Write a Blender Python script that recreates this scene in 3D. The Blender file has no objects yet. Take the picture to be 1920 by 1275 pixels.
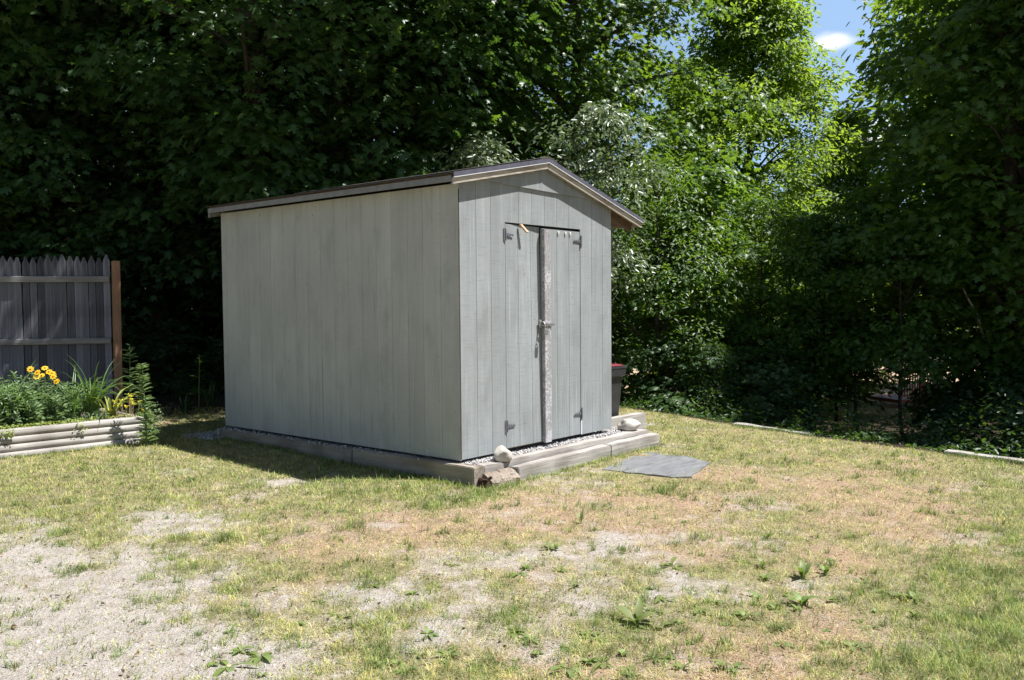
import bpy, bmesh, math, random
import numpy as np
from mathutils import Vector, Matrix, noise as mnoise

rng = np.random.default_rng(7)
random.seed(7)
sc = bpy.context.scene
COL = sc.collection
R = math.radians

# ------------------------------------------------------------------ camera
CAM = np.array([-5.7218, -5.4638, 1.4274])
YAW, PITCH, ROLL, FPX = 0.8681946, 0.0434449, -0.0083947, 1650.0
cf = np.array([math.sin(YAW)*math.cos(PITCH), math.cos(YAW)*math.cos(PITCH), -math.sin(PITCH)])
cr0 = np.array([math.cos(YAW), -math.sin(YAW), 0.0])
cu0 = np.cross(cr0, cf)
cr = cr0*math.cos(ROLL) + cu0*math.sin(ROLL)
cu = -cr0*math.sin(ROLL) + cu0*math.cos(ROLL)

def ray(px, py):
    return cf + (px-960)/FPX*cr - (py-637.5)/FPX*cu
def PP(px, py, d):                      # the place seen at a photo pixel, d metres ahead
    return CAM + d*ray(px, py)
def PD(px, d):                          # plan position
    q = CAM + d*(cf + (px-960)/FPX*cr)
    return q[0], q[1]

cam = bpy.data.objects.new("camera", bpy.data.cameras.new("camera"))
COL.objects.link(cam)
cam.matrix_world = Matrix(((cr[0], cu[0], -cf[0], CAM[0]), (cr[1], cu[1], -cf[1], CAM[1]),
                           (cr[2], cu[2], -cf[2], CAM[2]), (0, 0, 0, 1)))
cam.data.sensor_width = 36.0
cam.data.lens = 36.0*FPX/1920.0
cam.data.clip_end = 2000
cam.data.clip_start = 0.05
sc.camera = cam

# ------------------------------------------------------------------ light
SUN = np.array([0.71, -1.09, 2.67]); SUN /= np.linalg.norm(SUN)
EL = math.asin(SUN[2]); AZ = math.atan2(SUN[0], SUN[1])
sl = bpy.data.lights.new("sun", 'SUN'); sl.energy = 5.0; sl.angle = R(0.53); sl.color = (1.0, 0.975, 0.935)
so = bpy.data.objects.new("sun", sl); COL.objects.link(so)
so.rotation_euler = Vector(SUN).to_track_quat('Z', 'Y').to_euler()

W = bpy.data.worlds.new("World"); sc.world = W; W.use_nodes = True
nt = W.node_tree; nt.nodes.clear()
N = nt.nodes.new; L = nt.links.new
out = N('ShaderNodeOutputWorld'); bg = N('ShaderNodeBackground'); bg.inputs[1].default_value = 0.05
sky = N('ShaderNodeTexSky'); sky.sky_type = 'NISHITA'; sky.sun_disc = False
sky.sun_elevation = EL; sky.sun_rotation = AZ; sky.air_density = 1.0; sky.dust_density = 0.7; sky.ozone_density = 1.2
tc = N('ShaderNodeTexCoord')
# clouds: noise over the direction, thickened round one cumulus
mp = N('ShaderNodeMapping'); mp.inputs['Scale'].default_value = (9, 9, 22)
n1 = N('ShaderNodeTexNoise'); n1.inputs['Scale'].default_value = 1.0; n1.inputs['Detail'].default_value = 7; n1.inputs['Roughness'].default_value = .55
L(tc.outputs['Generated'], mp.inputs[0]); L(mp.outputs[0], n1.inputs[0])
acc = None
for (px, py, wid, amp) in ((1560, 78, .030, .50), (1620, 262, .05, .42), (1420, 40, .03, .3), (1500, -40, .05, .22)):
    d = ray(px, py); d = d/np.linalg.norm(d)
    sub = N('ShaderNodeVectorMath'); sub.operation = 'SUBTRACT'; sub.inputs[1].default_value = tuple(d)
    mul = N('ShaderNodeVectorMath'); mul.operation = 'MULTIPLY'; mul.inputs[1].default_value = (1, 1, 2.4)
    ln = N('ShaderNodeVectorMath'); ln.operation = 'LENGTH'
    L(tc.outputs['Generated'], sub.inputs[0]); L(sub.outputs[0], mul.inputs[0]); L(mul.outputs[0], ln.inputs[0])
    mr = N('ShaderNodeMapRange'); mr.interpolation_type = 'SMOOTHSTEP'
    mr.inputs['From Min'].default_value = 0; mr.inputs['From Max'].default_value = wid*1.6
    mr.inputs['To Min'].default_value = amp; mr.inputs['To Max'].default_value = 0
    L(ln.outputs['Value'], mr.inputs['Value'])
    if acc is None: acc = mr.outputs[0]
    else:
        mx = N('ShaderNodeMath'); mx.operation = 'MAXIMUM'; L(acc, mx.inputs[0]); L(mr.outputs[0], mx.inputs[1]); acc = mx.outputs[0]
ad = N('ShaderNodeMath'); ad.operation = 'ADD'; L(acc, ad.inputs[0]); L(n1.outputs[0], ad.inputs[1])
rp = N('ShaderNodeMapRange'); rp.interpolation_type = 'SMOOTHSTEP'
rp.inputs['From Min'].default_value = .66; rp.inputs['From Max'].default_value = .96
L(ad.outputs[0], rp.inputs['Value'])
mxc = N('ShaderNodeMix'); mxc.data_type = 'RGBA'; mxc.inputs['B'].default_value = (12.0, 12.3, 12.8, 1)
L(rp.outputs[0], mxc.inputs['Factor']); L(sky.outputs[0], mxc.inputs['A'])
vd = ray(1545, 150); vd = vd/np.linalg.norm(vd)
vs_ = N('ShaderNodeVectorMath'); vs_.operation = 'DISTANCE'; vs_.inputs[1].default_value = tuple(vd); L(tc.outputs['Generated'], vs_.inputs[0])
vr = N('ShaderNodeMapRange'); vr.interpolation_type = 'SMOOTHSTEP'; vr.inputs['From Min'].default_value = .05; vr.inputs['From Max'].default_value = .45; vr.inputs['To Min'].default_value = .62; vr.inputs['To Max'].default_value = 0
L(vs_.outputs['Value'], vr.inputs['Value'])
mxv = N('ShaderNodeMix'); mxv.data_type = 'RGBA'; mxv.inputs['B'].default_value = (5.6, 8.6, 13.2, 1)
L(vr.outputs[0], mxv.inputs['Factor']); L(sky.outputs[0], mxv.inputs['A']); L(mxv.outputs['Result'], mxc.inputs['A'])
L(mxc.outputs['Result'], bg.inputs[0]); L(bg.outputs[0], out.inputs[0])

sc.view_settings.view_transform = 'Standard'; sc.view_settings.look = 'None'
sc.view_settings.exposure = 0.93; sc.view_settings.gamma = 1; sc.view_settings.use_curve_mapping = False
sc.cycles.use_denoising = True
try: sc.cycles.denoiser = 'OPENIMAGEDENOISE'
except Exception: pass
sc.cycles.max_bounces = 7; sc.cycles.diffuse_bounces = 4; sc.cycles.glossy_bounces = 2
sc.cycles.transmission_bounces = 4; sc.cycles.transparent_max_bounces = 4
sc.cycles.caustics_reflective = False; sc.cycles.caustics_refractive = False
sc.cycles.sample_clamp_indirect = 6

# ------------------------------------------------------------------ helpers
def tag(o, label=None, cat=None, group=None, kind=None):
    if label: o['label'] = label
    if cat: o['category'] = cat
    if group: o['group'] = group
    if kind: o['kind'] = kind
    return o
def link(name, me, mat=None, parent=None, loc=None):
    o = bpy.data.objects.new(name, me); COL.objects.link(o)
    if mat is not None: me.materials.append(mat)
    if parent is not None: o.parent = parent
    if loc is not None: o.location = loc
    return o
def empty(name, loc, label, cat, group=None, rz=0):
    o = bpy.data.objects.new(name, None); COL.objects.link(o); o.location = loc; o.rotation_euler = (0, 0, rz)
    o.empty_display_size = .1
    return tag(o, label, cat, group)
def copy_tree(o, parent=None):
    c = o.copy(); COL.objects.link(c); c.parent = parent
    for ch in [x for x in bpy.data.objects if x.parent == o]:
        copy_tree(ch, c)
    return c
def finish(bm, name, mat, parent=None, smooth=False, loc=None):
    bmesh.ops.recalc_face_normals(bm, faces=bm.faces)
    me = bpy.data.meshes.new(name); bm.to_mesh(me); bm.free()
    if smooth:
        me.polygons.foreach_set('use_smooth', np.ones(len(me.polygons), bool))
    return link(name, me, mat, parent, loc)
def hexa(bm, P8):                        # 4 bottom + 4 top corners
    v = [bm.verts.new(p) for p in P8]
    for f in ((0, 1, 2, 3), (4, 7, 6, 5), (0, 4, 5, 1), (1, 5, 6, 2), (2, 6, 7, 3), (3, 7, 4, 0)):
        bm.faces.new([v[i] for i in f])
    return v
def box(bm, x0, x1, y0, y1, z0, z1):
    return hexa(bm, [(x0, y0, z0), (x1, y0, z0), (x1, y1, z0), (x0, y1, z0), (x0, y0, z1), (x1, y0, z1), (x1, y1, z1), (x0, y1, z1)])
def prism(bm, poly, mapf):               # closed 2D profile swept between two stations
    a = [bm.verts.new(mapf(p, 0)) for p in poly]; b = [bm.verts.new(mapf(p, 1)) for p in poly]
    n = len(poly)
    for i in range(n):
        bm.faces.new([a[i], a[(i+1) % n], b[(i+1) % n], b[i]])
    bm.faces.new(a); bm.faces.new(b[::-1])
def tube(bm, pts, rad, seg=6, cap=True):
    pts = [Vector(p) for p in pts]; rings = []
    for i, p in enumerate(pts):
        t = (pts[min(i+1, len(pts)-1)] - pts[max(i-1, 0)]).normalized()
        a = t.orthogonal().normalized() if abs(t.z) > .95 else t.cross(Vector((0, 0, 1))).normalized()
        b = t.cross(a)
        r = rad[i] if hasattr(rad, '__len__') else rad
        rings.append([bm.verts.new(p + r*(math.cos(2*math.pi*k/seg)*a + math.sin(2*math.pi*k/seg)*b)) for k in range(seg)])
    for i in range(len(rings)-1):
        for k in range(seg):
            bm.faces.new([rings[i][k], rings[i][(k+1) % seg], rings[i+1][(k+1) % seg], rings[i+1][k]])
    if cap:
        bm.faces.new(rings[0][::-1]); bm.faces.new(rings[-1])
def bevel(bm, w=.004, seg=1):
    bmesh.ops.bevel(bm, geom=list(bm.edges), offset=w, segments=seg, affect='EDGES', profile=.5)
def roughen(bm, amp, freq, seed=0):
    for v in bm.verts:
        d = mnoise.noise_vector(v.co*freq + Vector((seed, seed*1.7, 0)))
        v.co += d*amp

def inst_mesh(name, tv, tf, pos, mats, mat, parent=None, cols=None, smooth=False):
    """one mesh of many small copies: template verts tv (k,3), faces tf (lists), pos (N,3), mats (N,3,3)"""
    n, k = len(pos), len(tv)
    V = np.einsum('nij,kj->nki', mats, tv) + pos[:, None, :]
    sizes = np.array([len(f) for f in tf]); loops = np.concatenate([np.array(f) for f in tf])
    Ls = (loops[None, :] + (np.arange(n)*k)[:, None]).ravel()
    tot = np.tile(sizes, n); st = np.concatenate([[0], np.cumsum(tot)[:-1]])
    me = bpy.data.meshes.new(name)
    me.vertices.add(n*k); me.vertices.foreach_set('co', V.astype(np.float32).ravel())
    me.loops.add(len(Ls)); me.loops.foreach_set('vertex_index', Ls.astype(np.int32))
    me.polygons.add(len(tot)); me.polygons.foreach_set('loop_start', st.astype(np.int32))
    try: me.polygons.foreach_set('loop_total', tot.astype(np.int32))
    except Exception: pass
    if smooth: me.polygons.foreach_set('use_smooth', np.ones(len(tot), bool))
    if cols is not None:
        at = me.attributes.new('tint', 'FLOAT_COLOR', 'POINT')
        c4 = np.ones((n, k, 4), np.float32); c4[:, :, :3] = cols[:, None, :]
        at.data.foreach_set('color', c4.ravel())
    me.update(calc_edges=True); me.validate()
    return link(name, me, mat, parent)
def frames(nrm, along):
    """rotation matrices with local z=nrm, x=along made orthogonal"""
    z = nrm/np.linalg.norm(nrm, axis=1, keepdims=True)
    x = along - (along*z).sum(1, keepdims=True)*z
    x /= np.linalg.norm(x, axis=1, keepdims=True)+1e-9
    y = np.cross(z, x)
    return np.stack([x, y, z], axis=2)

# smooth value noise over the plan
class VN:
    def __init__(s, seed): s.t = np.random.default_rng(seed).random((256, 256))
    def __call__(s, x, y):
        xi = np.floor(x).astype(int); yi = np.floor(y).astype(int); fx = x-xi; fy = y-yi
        fx = fx*fx*(3-2*fx); fy = fy*fy*(3-2*fy)
        g = lambda a, b: s.t[a % 256, b % 256]
        return (g(xi, yi)*(1-fx)+g(xi+1, yi)*fx)*(1-fy)+(g(xi, yi+1)*(1-fx)+g(xi+1, yi+1)*fx)*fy
def fbm(v, x, y, o=4):
    s = 0; a = .5; t = 0
    for i in range(o):
        s = s+a*v(x*2**i+17*i, y*2**i+5*i); t += a; a *= .55
    return s/t
vn1, vn2, vn3 = VN(1), VN(2), VN(3)

# ------------------------------------------------------------------ materials
class MB:
    def __init__(s, name):
        s.m = bpy.data.materials.new(name); s.m.use_nodes = True
        s.t = s.m.node_tree; s.t.nodes.clear()
        s.out = s.n('ShaderNodeOutputMaterial'); s.b = s.n('ShaderNodeBsdfPrincipled')
        s.l(s.b.outputs[0], s.out.inputs[0])
    def n(s, k): return s.t.nodes.new(k)
    def l(s, a, b): s.t.links.new(a, b)
    def coord(s, scale=(1, 1, 1), kind='Object', loc=(0, 0, 0)):
        c = s.n('ShaderNodeTexCoord'); m = s.n('ShaderNodeMapping'); m.inputs['Scale'].default_value = scale; m.inputs['Location'].default_value = loc
        s.l(c.outputs[kind], m.inputs[0]); return m.outputs[0]
    def noise(s, vec, scale=1, detail=4, rough=.55):
        k = s.n('ShaderNodeTexNoise'); k.inputs['Scale'].default_value = scale; k.inputs['Detail'].default_value = detail; k.inputs['Roughness'].default_value = rough
        s.l(vec, k.inputs[0]); return k.outputs[0]
    def rng(s, v, a, b, c=0, d=1):
        k = s.n('ShaderNodeMapRange'); k.inputs[1].default_value = a; k.inputs[2].default_value = b; k.inputs[3].default_value = c; k.inputs[4].default_value = d
        s.l(v, k.inputs[0]); return k.outputs[0]
    def mix(s, f, a, b, mode='MIX'):
        k = s.n('ShaderNodeMix'); k.data_type = 'RGBA'; k.blend_type = mode
        for nm, v in (('Factor', f), ('A', a), ('B', b)):
            ks = [i for i in k.inputs if i.name == nm and (i.type == 'RGBA' if nm != 'Factor' else i.type == 'VALUE')][0]
            if isinstance(v, (int, float)): ks.default_value = v
            elif isinstance(v, tuple): ks.default_value = (*v, 1)
            else: s.l(v, ks)
        return [o for o in k.outputs if o.type == 'RGBA'][0]
    def math(s, op, a, b=0.):
        k = s.n('ShaderNodeMath'); k.operation = op
        for i, v in enumerate((a, b)):
            if isinstance(v, (int, float)): k.inputs[i].default_value = v
            else: s.l(v, k.inputs[i])
        return k.outputs[0]
    def attr(s, name, out='Color'):
        k = s.n('ShaderNodeAttribute'); k.attribute_name = name; return k.outputs[out]
    def island(s):
        k = s.n('ShaderNodeNewGeometry'); return k.outputs['Random Per Island']
    def objrand(s):
        k = s.n('ShaderNodeObjectInfo'); return k.outputs['Random']
    def color(s, c):
        if isinstance(c, tuple): s.b.inputs['Base Color'].default_value = (*c, 1)
        else: s.l(c, s.b.inputs['Base Color'])
    def bump(s, h, strength=.3, dist=.01):
        k = s.n('ShaderNodeBump'); k.inputs['Strength'].default_value = strength; k.inputs['Distance'].default_value = dist
        s.l(h, k.inputs['Height']); s.l(k.outputs[0], s.b.inputs['Normal'])
    def rough(s, v):
        if isinstance(v, (int, float)): s.b.inputs['Roughness'].default_value = v
        else: s.l(v, s.b.inputs['Roughness'])
    def translucent(s, col, fac=.35):
        t = s.n('ShaderNodeBsdfTranslucent'); m = s.n('ShaderNodeMixShader'); m.inputs[0].default_value = fac
        if isinstance(col, tuple): t.inputs[0].default_value = (*col, 1)
        else: s.l(col, t.inputs[0])
        s.l(s.b.outputs[0], m.inputs[1]); s.l(t.outputs[0], m.inputs[2]); s.l(m.outputs[0], s.out.inputs[0])

def mat_siding(name, a, b, c, axis, pitch, streak=(11, 11, .55), saw=.5):
    k = MB(name)
    st = k.noise(k.coord(streak), 1, 5, .6)
    st2 = k.noise(k.coord((42, 42, 1.1), loc=(3, 1, 7)), 1, 3, .6)
    st3 = k.noise(k.coord((17, 17, .9), loc=(1, 8, 2)), 1, 4, .65)
    bl = k.noise(k.coord((1.3, 1.3, 1.0)), 1, 5, .6)
    bl2 = k.noise(k.coord((4.5, 4.5, 2.2), loc=(5, 5, 5)), 1, 4, .6)
    col = k.mix(k.rng(st, .35, .68), a, b)
    col = k.mix(k.rng(bl, .40, .68, 0, .9), col, c)
    col = k.mix(k.rng(bl2, .50, .70, 0, .6), col, tuple(x*.80 for x in c))
    sep = k.n('ShaderNodeSeparateXYZ'); k.l(k.coord(), sep.inputs[0])
    fl = k.math('FLOOR', k.math('DIVIDE', k.math('SUBTRACT', sep.outputs[axis], .030 if axis == 0 else .018), pitch))
    wn = k.n('ShaderNodeTexWhiteNoise'); wn.noise_dimensions = '1D'; k.l(fl, wn.inputs['W'])
    col = k.mix(k.rng(wn.outputs['Value'], 0, 1, 0, .42), col, tuple(x*.78 for x in a))
    col = k.mix(k.rng(st2, .56, .74, 0, .50), col, (.47, .51, .51))
    col = k.mix(k.rng(st3, .57, .72, 0, .42), col, (.16, .165, .155))
    sw = k.noise(k.coord((5, 5, 110)), 1, 2, .5)
    col = k.mix(k.rng(sw, .54, .70, 0, saw*.7), col, (.17, .175, .17))
    sp = k.noise(k.coord((26, 26, 18), loc=(9, 2, 4)), 1, 2, .5)
    col = k.mix(k.rng(sp, .70, .77, 0, .6), col, (.13, .125, .115))
    k.color(col); k.rough(.62)
    k.b.inputs['Specular IOR Level'].default_value = .3
    h = k.math('ADD', k.math('MULTIPLY', sw, saw), st2)
    k.bump(h, .35, .004)
    return k.m
M = {}
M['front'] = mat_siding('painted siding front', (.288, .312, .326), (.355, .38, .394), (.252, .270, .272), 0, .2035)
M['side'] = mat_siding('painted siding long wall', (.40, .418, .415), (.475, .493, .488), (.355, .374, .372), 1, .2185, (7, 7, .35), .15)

def mat_wood(name, a, b, dark, axis=0, sc_=1, rough=.8, crack=.6):
    k = MB(name)
    s = [26*sc_, 26*sc_, 26*sc_]; s[axis] = 1.3*sc_
    g = k.noise(k.coord(tuple(s)), 1, 5, .65)
    s2 = [9*sc_]*3; s2[axis] = .8*sc_
    g2 = k.noise(k.coord(tuple(s2), loc=(4, 4, 4)), 1, 3, .5)
    bl = k.noise(k.coord((2.5, 2.5, 2.5)), 1, 3, .5)
    col = k.mix(k.rng(g, .3, .7), a, b)
    col = k.mix(k.rng(bl, .45, .7, 0, .5), col, dark)
    col = k.mix(k.rng(g2, .60, .72, 0, crack), col, dark)
    k.color(col); k.rough(rough); k.bump(k.math('ADD', g, k.math('MULTIPLY', g2, 1.5)), .8, .010); k.b.inputs['Specular IOR Level'].default_value = .25
    return k.m
M['timber_x'] = mat_wood('weathered timber', (.30, .275, .255), (.46, .435, .41), (.13, .11, .095), 0, 1, .85, .95)
M['timber_y'] = mat_wood('weathered timber along', (.26, .22, .18), (.38, .335, .285), (.11, .085, .065), 1, 1, .85, .95)
M['bedlog'] = mat_wood('weathered landscape timber', (.29, .27, .25), (.43, .405, .38), (.12, .10, .088), 0, 1, .8, .85)
M['rot'] = mat_wood('crumbled dark rot', (.045, .028, .018), (.11, .065, .04), (.02, .013, .009), 0, 2, 1, .9)
M['rotten'] = mat_wood('rotten timber', (.27, .215, .17), (.41, .355, .305), (.06, .04, .026), 0, 1, .9, 1)
M['fence'] = mat_wood('grey weathered picket', (.078, .082, .105), (.205, .21, .24), (.038, .04, .055), 2, .8, .8, .9)
_t = M['fence'].node_tree; _b = next(n for n in _t.nodes if n.type == 'BSDF_PRINCIPLED'); _src = _b.inputs['Base Color'].links[0].from_socket
_oi = _t.nodes.new('ShaderNodeObjectInfo'); _mr = _t.nodes.new('ShaderNodeMapRange'); _mr.inputs[3].default_value = .55; _mr.inputs[4].default_value = 1.5; _t.links.new(_oi.outputs['Random'], _mr.inputs[0])
_vm = _t.nodes.new('ShaderNodeVectorMath'); _vm.operation = 'SCALE'; _t.links.new(_src, _vm.inputs[0]); _t.links.new(_mr.outputs[0], _vm.inputs['Scale']); _t.links.new(_vm.outputs[0], _b.inputs['Base Color'])
M['rail'] = mat_wood('grey weathered rail', (.22, .215, .215), (.33, .32, .31), (.14, .13, .13), 0, 1)
M['post'] = mat_wood('orange brown cedar post', (.31, .17, .10), (.40, .245, .155), (.17, .09, .055), 2, 1)
M['soffit'] = mat_wood('bare brown boards', (.12, .085, .06), (.16, .115, .08), (.08, .055, .038), 1, 1)
M['rake'] = mat_wood('flaking white rake board', (.33, .285, .235), (.56, .52, .465), (.19, .13, .085), 0, .9)
k = MB('flaking paint on door strip')
fl = k.noise(k.coord((26, 26, 34)), 1, 8, .78); fl2 = k.noise(k.coord((70, 70, 6), loc=(2, 3, 1)), 1, 4, .65); fl3 = k.noise(k.coord((6, 6, 5), loc=(4, 1, 1)), 1, 3, .5)
c_ = k.mix(k.rng(fl2, .35, .65), (.25, .24, .25), (.37, .36, .375))
c_ = k.mix(k.rng(k.math('ADD', fl, k.math('MULTIPLY', k.math('SUBTRACT', fl3, .5), .5)), .515, .545), c_, (.52, .51, .54))
c_ = k.mix(k.rng(fl2, .60, .68, 0, .7), c_, (.12, .11, .11))
k.color(c_); k.rough(.85); k.bump(fl, 1.0, .012); M['strip'] = k.m
def mat_plain(name, col, rough=.5, metal=0, var=.25, sc_=30, spec=.5):
    k = MB(name); n_ = k.noise(k.coord((sc_,)*3), 1, 4, .6)
    d = tuple(x*(1-var) for x in col); e = tuple(min(1, x*(1+var*.7)) for x in col)
    k.color(k.mix(k.rng(n_, .3, .7), d, e)); k.rough(rough); k.b.inputs['Metallic'].default_value = metal; k.bump(n_, .12, .003)
    k.b.inputs['Specular IOR Level'].default_value = spec
    return k.m
M['drip'] = mat_plain('grey drip edge', (.085, .085, .115), .9, 0, .3, 12)
M['drip_white'] = mat_plain('pale metal hem', (.72, .72, .74), .4, .2, .1)
M['fascia'] = mat_plain('grey eave fascia', (.19, .195, .205), .6, 0, .2, 12)
M['shingle'] = mat_plain('brown asphalt shingle', (.075, .066, .062), .95, 0, .5, 160)
M['iron'] = mat_plain('dark galvanised hinge', (.17, .18, .205), .55, .3, .35, 60)
M['steel'] = mat_plain('worn steel lock', (.48, .47, .46), .4, .8, .35, 60)
M['edge'] = mat_plain('bare dark panel edge', (.075, .055, .045), .9, 0, .5, 25)
M['black'] = mat_plain('black gap board', (.025, .025, .025), .95, 0, .1)
M['pegs'] = mat_plain('white peg', (.8, .79, .75), .5, 0, .05)
M['tan'] = mat_plain('new pale wood', (.58, .40, .27), .7, 0, .2, 40)
M['bin'] = mat_plain('black bin plastic', (.038, .038, .040), .42, 0, .2, 8, .6)
M['lid'] = mat_plain('red bin lid', (.15, .01, .02), .55, 0, .15, 8)
k = MB('pale granite'); v_ = k.coord((1, 1, 1)); a_ = k.noise(v_, 9, 5, .6); b_ = k.noise(v_, 70, 3, .6)
c_ = k.mix(k.rng(a_, .35, .65), (.40, .365, .32), (.56, .535, .49)); c_ = k.mix(k.rng(b_, .6, .7, 0, .7), c_, (.17, .165, .15))
k.color(c_); k.rough(.85); k.bump(b_, .4, .01); M['stone'] = k.m
k = MB('blue grey slate'); v_ = k.coord((1.2, 5, 2)); a_ = k.noise(v_, 2.4, 6, .65); b_ = k.noise(k.coord((60, 60, 60)), 1, 3, .6)
c_ = k.mix(k.rng(a_, .35, .65), (.125, .127, .136), (.20, .203, .212)); c_ = k.mix(k.rng(k.noise(k.coord((1.5, 9, 2), loc=(7, 0, 0)), 1.5, 4, .6), .58, .66, 0, .6), c_, (.075, .075, .088))
k.color(c_); k.rough(.7); k.bump(a_, .5, .012); M['slate'] = k.m
k = MB('mixed gravel'); i_ = k.island()
cr_ = k.n('ShaderNodeValToRGB'); k.l(i_, cr_.inputs[0]); e_ = cr_.color_ramp.elements
e_[0].color = (.22, .21, .21, 1); e_[1].color = (.52, .50, .48, 1)
for p_, c_ in ((.35, (.42, .41, .41, 1)), (.6, (.50, .47, .43, 1)), (.8, (.34, .33, .35, 1))):
    q = e_.new(p_); q.color = c_
k.color(cr_.outputs[0]); k.rough(.9); M['gravel'] = k.m
k = MB('sandy pebbles'); i_ = k.island()
k.color(k.mix(i_, (.33, .29, .25), (.56, .52, .47))); k.rough(.9); M['pebble'] = k.m

def mat_leaf(name, a, b, c, tr, fac=.35, rough=.45, spec=.5, clump=.7):
    k = MB(name); i_ = k.island()
    n_ = k.noise(k.coord((clump,)*3), 1, 3, .5)
    col = k.mix(i_, a, b); col = k.mix(k.rng(n_, .42, .68), col, c)
    k.color(col); k.rough(rough); k.b.inputs['Specular IOR Level'].default_value = spec
    k.translucent(k.mix(i_, tuple(x*.75 for x in tr), tr), fac)
    return k.m
M['maple'] = mat_leaf('dark maple leaf', (.042, .094, .032), (.066, .130, .036), (.046, .105, .046), (.15, .30, .028), .34, .42)
M['maple_mid'] = mat_leaf('mid green leaf', (.048, .104, .022), (.074, .140, .027), (.056, .118, .034), (.24, .40, .028), .40, .42)
M['sap'] = mat_leaf('bright sapling leaf', (.060, .125, .024), (.092, .168, .030), (.052, .115, .028), (.28, .46, .032), .43, .42)
M['ash'] = mat_leaf('yellow green leaf', (.10, .185, .028), (.145, .235, .034), (.09, .17, .028), (.42, .60, .05), .52, .5)
M['olive'] = mat_leaf('silvery leaf', (.13, .17, .10), (.22, .26, .18), (.11, .15, .08), (.26, .36, .14), .32, .36, .6)
M['shrub'] = mat_leaf('shrub leaf', (.035, .080, .026), (.060, .110, .030), (.045, .09, .045), (.16, .29, .025), .36, .42)
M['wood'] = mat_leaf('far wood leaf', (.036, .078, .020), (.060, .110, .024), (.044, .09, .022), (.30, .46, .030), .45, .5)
M['bed_green'] = mat_leaf('bed foliage', (.15, .24, .105), (.23, .33, .165), (.17, .25, .16), (.26, .40, .11), .32, .5)
M['strap'] = mat_leaf('strap leaf', (.10, .19, .05), (.16, .26, .08), (.12, .21, .07), (.2, .36, .05), .3, .42)
M['lime'] = mat_leaf('lime creeping leaf', (.26, .31, .06), (.40, .42, .08), (.20, .28, .06), (.42, .46, .06), .28, .5)
M['pale_green'] = mat_leaf('small pale leaf', (.16, .25, .12), (.24, .34, .18), (.15, .23, .11), (.28, .40, .10), .3, .45)
M['weed'] = mat_leaf('weed leaf', (.12, .20, .05), (.20, .29, .08), (.15, .22, .10), (.30, .44, .06), .3, .5, .4, 9)
M['petal'] = mat_leaf('golden petal', (.80, .48, .015), (.85, .56, .02), (.78, .42, .01), (.8, .5, .02), .25, .5)
M['petal_yellow'] = mat_leaf('yellow petal', (.72, .62, .03), (.80, .70, .05), (.7, .52, .03), (.7, .6, .03), .25, .5)
M['disc'] = mat_plain('flower disc', (.40, .20, .02), .8)
M['stem'] = mat_plain('plant stem', (.11, .16, .055), .7)
M['sedum_stem'] = mat_plain('tan stem', (.42, .30, .19), .8)
_t = M['weed'].node_tree; _b = next(n for n in _t.nodes if n.type == 'BSDF_PRINCIPLED'); _src = _b.inputs['Base Color'].links[0].from_socket
_oi = _t.nodes.new('ShaderNodeObjectInfo'); _mx = _t.nodes.new('ShaderNodeMix'); _mx.data_type = 'RGBA'
_ra = _t.nodes.new('ShaderNodeMapRange'); _ra.inputs[3].default_value = 0; _ra.inputs[4].default_value = .75; _t.links.new(_oi.outputs['Random'], _ra.inputs[0])
_t.links.new(_ra.outputs[0], _mx.inputs['Factor']); _ia = [q for q in _mx.inputs if q.type == 'RGBA']; _t.links.new(_src, _ia[0]); _ia[1].default_value = (.20, .20, .075, 1)
_t.links.new([q for q in _mx.outputs if q.type == 'RGBA'][0], _b.inputs['Base Color'])
k = MB('bark'); g_ = k.noise(k.coord((9, 9, 2.0)), 1, 6, .65)
k.color(k.mix(k.rng(g_, .35, .65), (.030, .025, .020), (.085, .074, .062))); k.rough(.95); k.bump(g_, .8, .03); M['bark'] = k.m
M['dead'] = mat_plain('bleached dead wood', (.46, .42, .36), .8, 0, .2, 20)
M['deck_red'] = mat_plain('red brown deck stain', (.30, .060, .035), .6, 0, .25, 3)
M['car'] = mat_plain('pale car paint', (.62, .64, .67), .25, 0, .03, 3)
M['glass'] = mat_plain('dark car glass', (.03, .035, .04), .08, 0, .05, 3)
M['tyre'] = mat_plain('tyre rubber', (.02, .02, .02), .8, 0, .1)

# blades and clippings take the tint written on them
k = MB('grass blade'); t_ = k.attr('tint'); k.color(t_); k.rough(.55); k.b.inputs['Specular IOR Level'].default_value = .3
k.translucent(k.mix(1.0, t_, (1.25, 1.3, .8), 'MULTIPLY'), .30); M['grass'] = k.m

# ground: sand, thatch and forest litter by the masks on the mesh
k = MB('ground soil')
w_ = k.coord((1, 1, 1))
n_big = k.noise(w_, 1.3, 5, .6); n_mid = k.noise(w_, 9, 5, .65); n_fine = k.noise(w_, 70, 4, .7); n_grit = k.noise(w_, 210, 3, .6)
sand = k.mix(k.rng(n_mid, .35, .66), (.44, .39, .345), (.575, .525, .475))
sand = k.mix(k.rng(n_fine, .30, .50, .85, 0), sand, (.235, .195, .16))
sand = k.mix(k.rng(n_grit, .60, .70, 0, .55), sand, (.62, .58, .53))
thatch = k.mix(k.rng(n_mid, .36, .64), (.31, .27, .155), (.44, .38, .235))
thatch = k.mix(k.rng(n_fine, .35, .65, .45, 0), thatch, (.20, .16, .085))
redd = k.mix(k.rng(n_fine, .36, .64), (.345, .225, .15), (.535, .385, .28))
bare = k.attr('bare', 'Fac'); dry = k.attr('dry', 'Fac'); wood_ = k.attr('litter', 'Fac'); yard = k.attr('yard', 'Fac')
jit = k.math('MULTIPLY', k.math('ADD', k.math('SUBTRACT', n_mid, .5), k.math('MULTIPLY', k.math('SUBTRACT', n_fine, .5), .8)), 1.25)
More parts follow.
